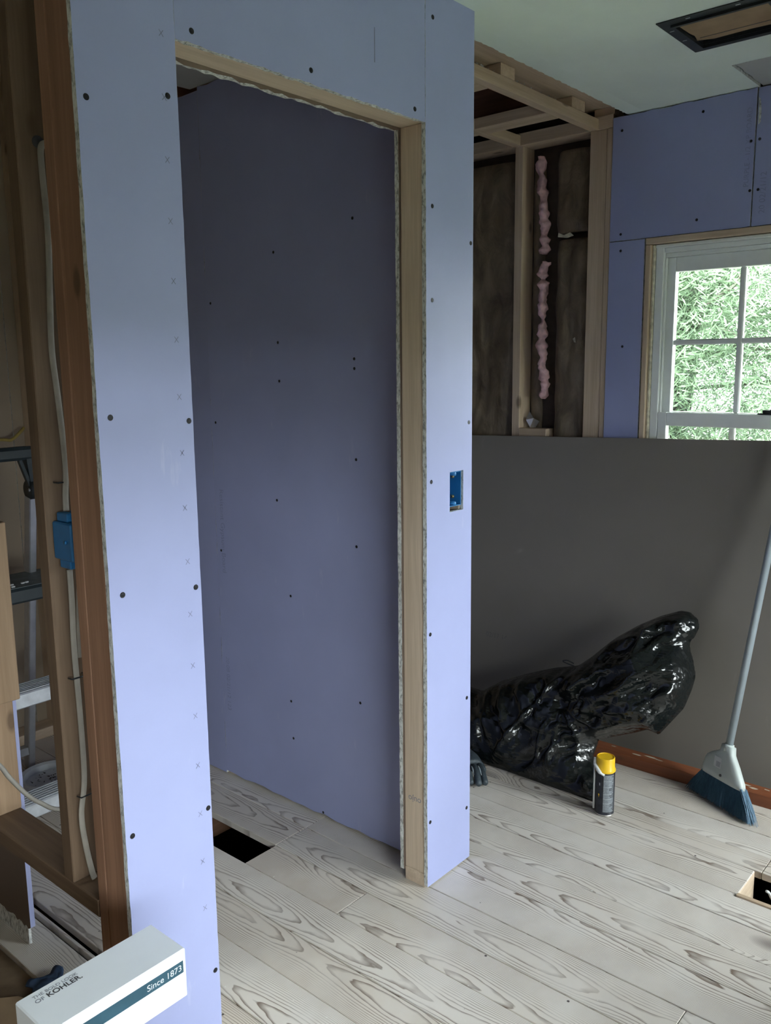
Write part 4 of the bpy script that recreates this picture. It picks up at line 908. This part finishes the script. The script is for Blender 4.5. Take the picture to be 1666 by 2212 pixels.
# ---- broom
br = empty('broom', (1.95, -0.486, 0)); tag(br, 'angled broom with blue bristles leaning on the grey sheet', 'broom')
BM = Vector((1.947, -0.486, 0)); BW = Vector((-0.435, -0.9, 0)).normalized(); NK = Vector((2.003, -0.487, 0.205)); BU = (NK-BM).normalized(); BN = BW.cross(BU).normalized()
def bp(a, b, c=0): return BM+BW*a+BU*b+BN*c
sec = [(0.088, -0.104, 0.080, 0.019), (0.108, -0.1035, 0.073, 0.0195), (0.130, -0.099, 0.058, 0.019), (0.150, -0.090, 0.045, 0.018), (0.166, -0.070, 0.032, 0.017), (0.178, -0.048, 0.022, 0.016), (0.184, -0.038, 0.018, 0.0155), (0.207, -0.034, 0.014, 0.0155)]
vs = []; fs = []; sg = 24
for b, a0, a1, th in sec:
    for k in range(sg):
        an = 2*math.pi*k/sg; ca, sa = math.cos(an), math.sin(an); e = 0.55
        ca = math.copysign(abs(ca)**e, ca); sa = math.copysign(abs(sa)**e, sa)
        vs.append(bp((a0+a1)/2+(a1-a0)/2*ca, b, th*sa))
for i in range(len(sec)-1):
    for k in range(sg): fs.append((i*sg+k, i*sg+(k+1) % sg, (i+1)*sg+(k+1) % sg, (i+1)*sg+k))
fs += [tuple(range(sg-1, -1, -1)), tuple(range((len(sec)-1)*sg, len(sec)*sg))]
cap = fixn(mesh_obj('head_cap', vs, fs, M_BROOMGREY, br, smooth=True))
sgn = -1 if (CP-BM).dot(BN) < 0 else 1
def sticker(n_, a0, a1, b0, b1, mat, off): mesh_obj(n_, [bp(a0, b0, sgn*off), bp(a1, b0, sgn*off), bp(a1, b1, sgn*off), bp(a0, b1, sgn*off)], [(0, 1, 2, 3)], mat, cap)
sticker('sticker', -0.045, -0.014, 0.125, 0.160, M_WPLAS, 0.0202)
for k in range(7): sticker('barcode_bar', -0.034+k*0.0026, -0.0325+k*0.0026, 0.128, 0.146, M_TEXTGREY, 0.0206)
hp = bp(-0.010, 0.105, sgn*0.0197); tube('rivet', [hp, hp+BN*sgn*0.0015], 0.005, M_TEXTHOLEDARK, cap, 12)
vs = []; fs = []; rb = random.Random(9)
for i in range(1500):
    t = rb.random(); a_top = -0.096+0.172*t; a_bot = -0.146+0.276*t+rb.gauss(0, 0.006); c0 = rb.uniform(-0.013, 0.013); c1 = c0*1.2+rb.gauss(0, 0.004)
    b1 = rb.uniform(0.0, 0.006)+max(0, rb.gauss(0, 0.006)); pt_ = bp(a_top, 0.096, c0); pb = bp(a_bot, b1, c1); pm = pt_.lerp(pb, 0.55)+BW*(0.006*(t-0.5))
    pb.z = max(pb.z, 0.001); w_ = 0.0011; s = BW*w_; s2 = BN*w_; k = len(vs)
    vs += [pt_-s-s2, pt_+s-s2, pt_+s2*1.4, pm-s*1.1-s2, pm+s*1.1-s2, pm+s2*1.5, pb-s*0.6, pb+s*0.6, pb+s2*0.8]
    for q in (0, 3):
        fs += [(k+q, k+q+1, k+q+4, k+q+3), (k+q+1, k+q+2, k+q+5, k+q+4), (k+q+2, k+q, k+q+3, k+q+5)]
tag(mesh_obj('bristles', vs, fs, M_BRISTLE, br), kind='stuff')
h0 = bp(-0.010, 0.20); h1 = Vector((2.16, -0.526, 0.889)); hd_ = (h1-h0).normalized()
tube('handle', [h0, h0+hd_*1.0, h0+hd_*1.12], 0.0125, M_HANDLE, br, 20); tube('handle_socket', [h0-hd_*0.012, h0+hd_*0.012], 0.0165, M_BROOMGREY, br, 20)

# ---- wires in the floor opening
tag(tube('wire_end', spline([(1.60, -0.80, -0.06), (1.575, -0.765, -0.035), (1.56, -0.755, -0.005), (1.55, -0.75, 0.004)]), 0.004, M_WPLAS, None, 8), 'white wire end poking up in the floor opening by the window', 'wire')

# ---- white carton in the foreground
cx0, cx1, cy0, cy1, cz0, cz1 = -0.300, -0.048, -0.247, -0.145, 0.408, 0.5
cb_ = empty('product_carton', ((cx0+cx1)/2, (cy0+cy1)/2, cz0)); tag(cb_, 'white carton with dark teal stripe and lettering at lower left', 'carton')
box('carton_body', cx0, cx1, cy0, cy1, cz0, cz1, M_BOX, cb_, 0.0025)
box('stripe', cx0+0.004, cx1-0.007, cy0-0.0006, cy0+0.0002, cz1-0.042, cz1-0.020, M_TEAL, cb_, 0)
text('print', 'Since 1873', 0.0160, (cx1-0.010, cy0-0.0008, cz1-0.0365), (1, 0, 0), (0, 0, 1), M_TEXTWHITE, cb_, 'RIGHT')
text('print', 'THE BOLD LOOK', 0.0098, (cx0+0.022, cy1-0.0185, cz1+0.0003), (1, 0, 0), (0, 1, 0), M_TEXTGREY, cb_)
text('print', 'OF', 0.0125, (cx0+0.020, cy1-0.031, cz1+0.0003), (1, 0, 0), (0, 1, 0), M_TEXTGREY, cb_)
text('print', 'KOHLER.', 0.0150, (cx0+0.040, cy1-0.0315, cz1+0.0003), (1, 0, 0), (0, 1, 0), M_TEXTHOLEDARK, cb_, bold=True)
sup = box('shipping_box', -0.52, -0.20, -0.50, -0.135, -0.014, 0.4075, M_CARD, None, 0.003); tag(sup, 'brown shipping box under the white carton', 'carton')

# ---- scraps at the lower left
def scrap(pts, z0, z1, mat, label, cat, name):
    n = len(pts); o = fixn(mesh_obj(name, [(x, y, z0) for x, y in pts]+[(x, y, z1) for x, y in pts], [tuple(range(n-1, -1, -1)), tuple(range(n, 2*n))]+[(i, (i+1) % n, n+(i+1) % n, n+i) for i in range(n)], mat)); return tag(o, label, cat)
scrap([(-0.22, 0.36), (0.005, 0.33), (0.012, 0.42), (-0.015, 0.50), (-0.05, 0.53), (-0.10, 0.50), (-0.24, 0.54)], -0.0138, -0.002, M_CARD, 'torn tan board scrap on the brown subfloor', 'scrap', 'board_scrap')
scrap([(-0.30, 0.55), (-0.03, 0.60), (-0.05, 0.68), (-0.30, 0.70)], -0.0138, -0.006, M_PLANKPAINT, 'dark red-brown board scrap on the brown subfloor', 'scrap', 'board_scrap')
vs = []; fs = []; nn = 14
for i in range(nn+1):
    for j in range(nn+1):
        a, b = i/nn, j/nn; x = 0.0+0.085*a+0.012*math.sin(b*9); y = 0.36+0.14*b+0.012*math.sin(a*8)
        vs.append((x, y, 0.010+0.018*abs(noise.noise(Vector((a*3.5, b*3.5, 1.0))))*math.sin(math.pi*min(1, max(0, a)))))
for i in range(nn):
    for j in range(nn): k = i*(nn+1)+j; fs.append((k, k+nn+1, k+nn+2, k+1))
cl = mesh_obj('cloth_rag', vs, fs, M_CLOTH, None, smooth=True); md = cl.modifiers.new('thick', 'SOLIDIFY'); md.thickness = 0.004; md.offset = 1
tag(cl, 'crumpled dark blue rag behind the white carton', 'rag')
# ---- plaster crumbs over the floor
vs = []; fs = []
for i in range(260):
    x, y = rg.uniform(0.3, 2.0), rg.uniform(-0.9, 0.95)
    if rg.random() < 0.35: x = rg.choice(seams[2:13])+rg.uniform(-0.006, 0.006)
    if 0.69 < x < 0.84 and 0.5 < y < 0.95: continue
    if 1.46 < x < 1.66 and y < -0.66: continue
    if 0.94 < x < 1.17 and -0.02 < y < 2: continue
    c = Vector((x, y, 0.0015)); s = rg.uniform(0.0008, 0.0032); k = len(vs)
    for _ in range(4): vs.append(c+Vector((rg.uniform(-s, s), rg.uniform(-s*1.3, s*1.3), rg.uniform(0, s*0.7))))
    fs += [(k, k+1, k+2), (k, k+2, k+3), (k, k+3, k+1), (k+1, k+3, k+2)]
tag(mesh_obj('plaster_crumbs', vs, fs, M_CRUMB), 'white plaster crumbs scattered over the floorboards', 'debris', kind='stuff')
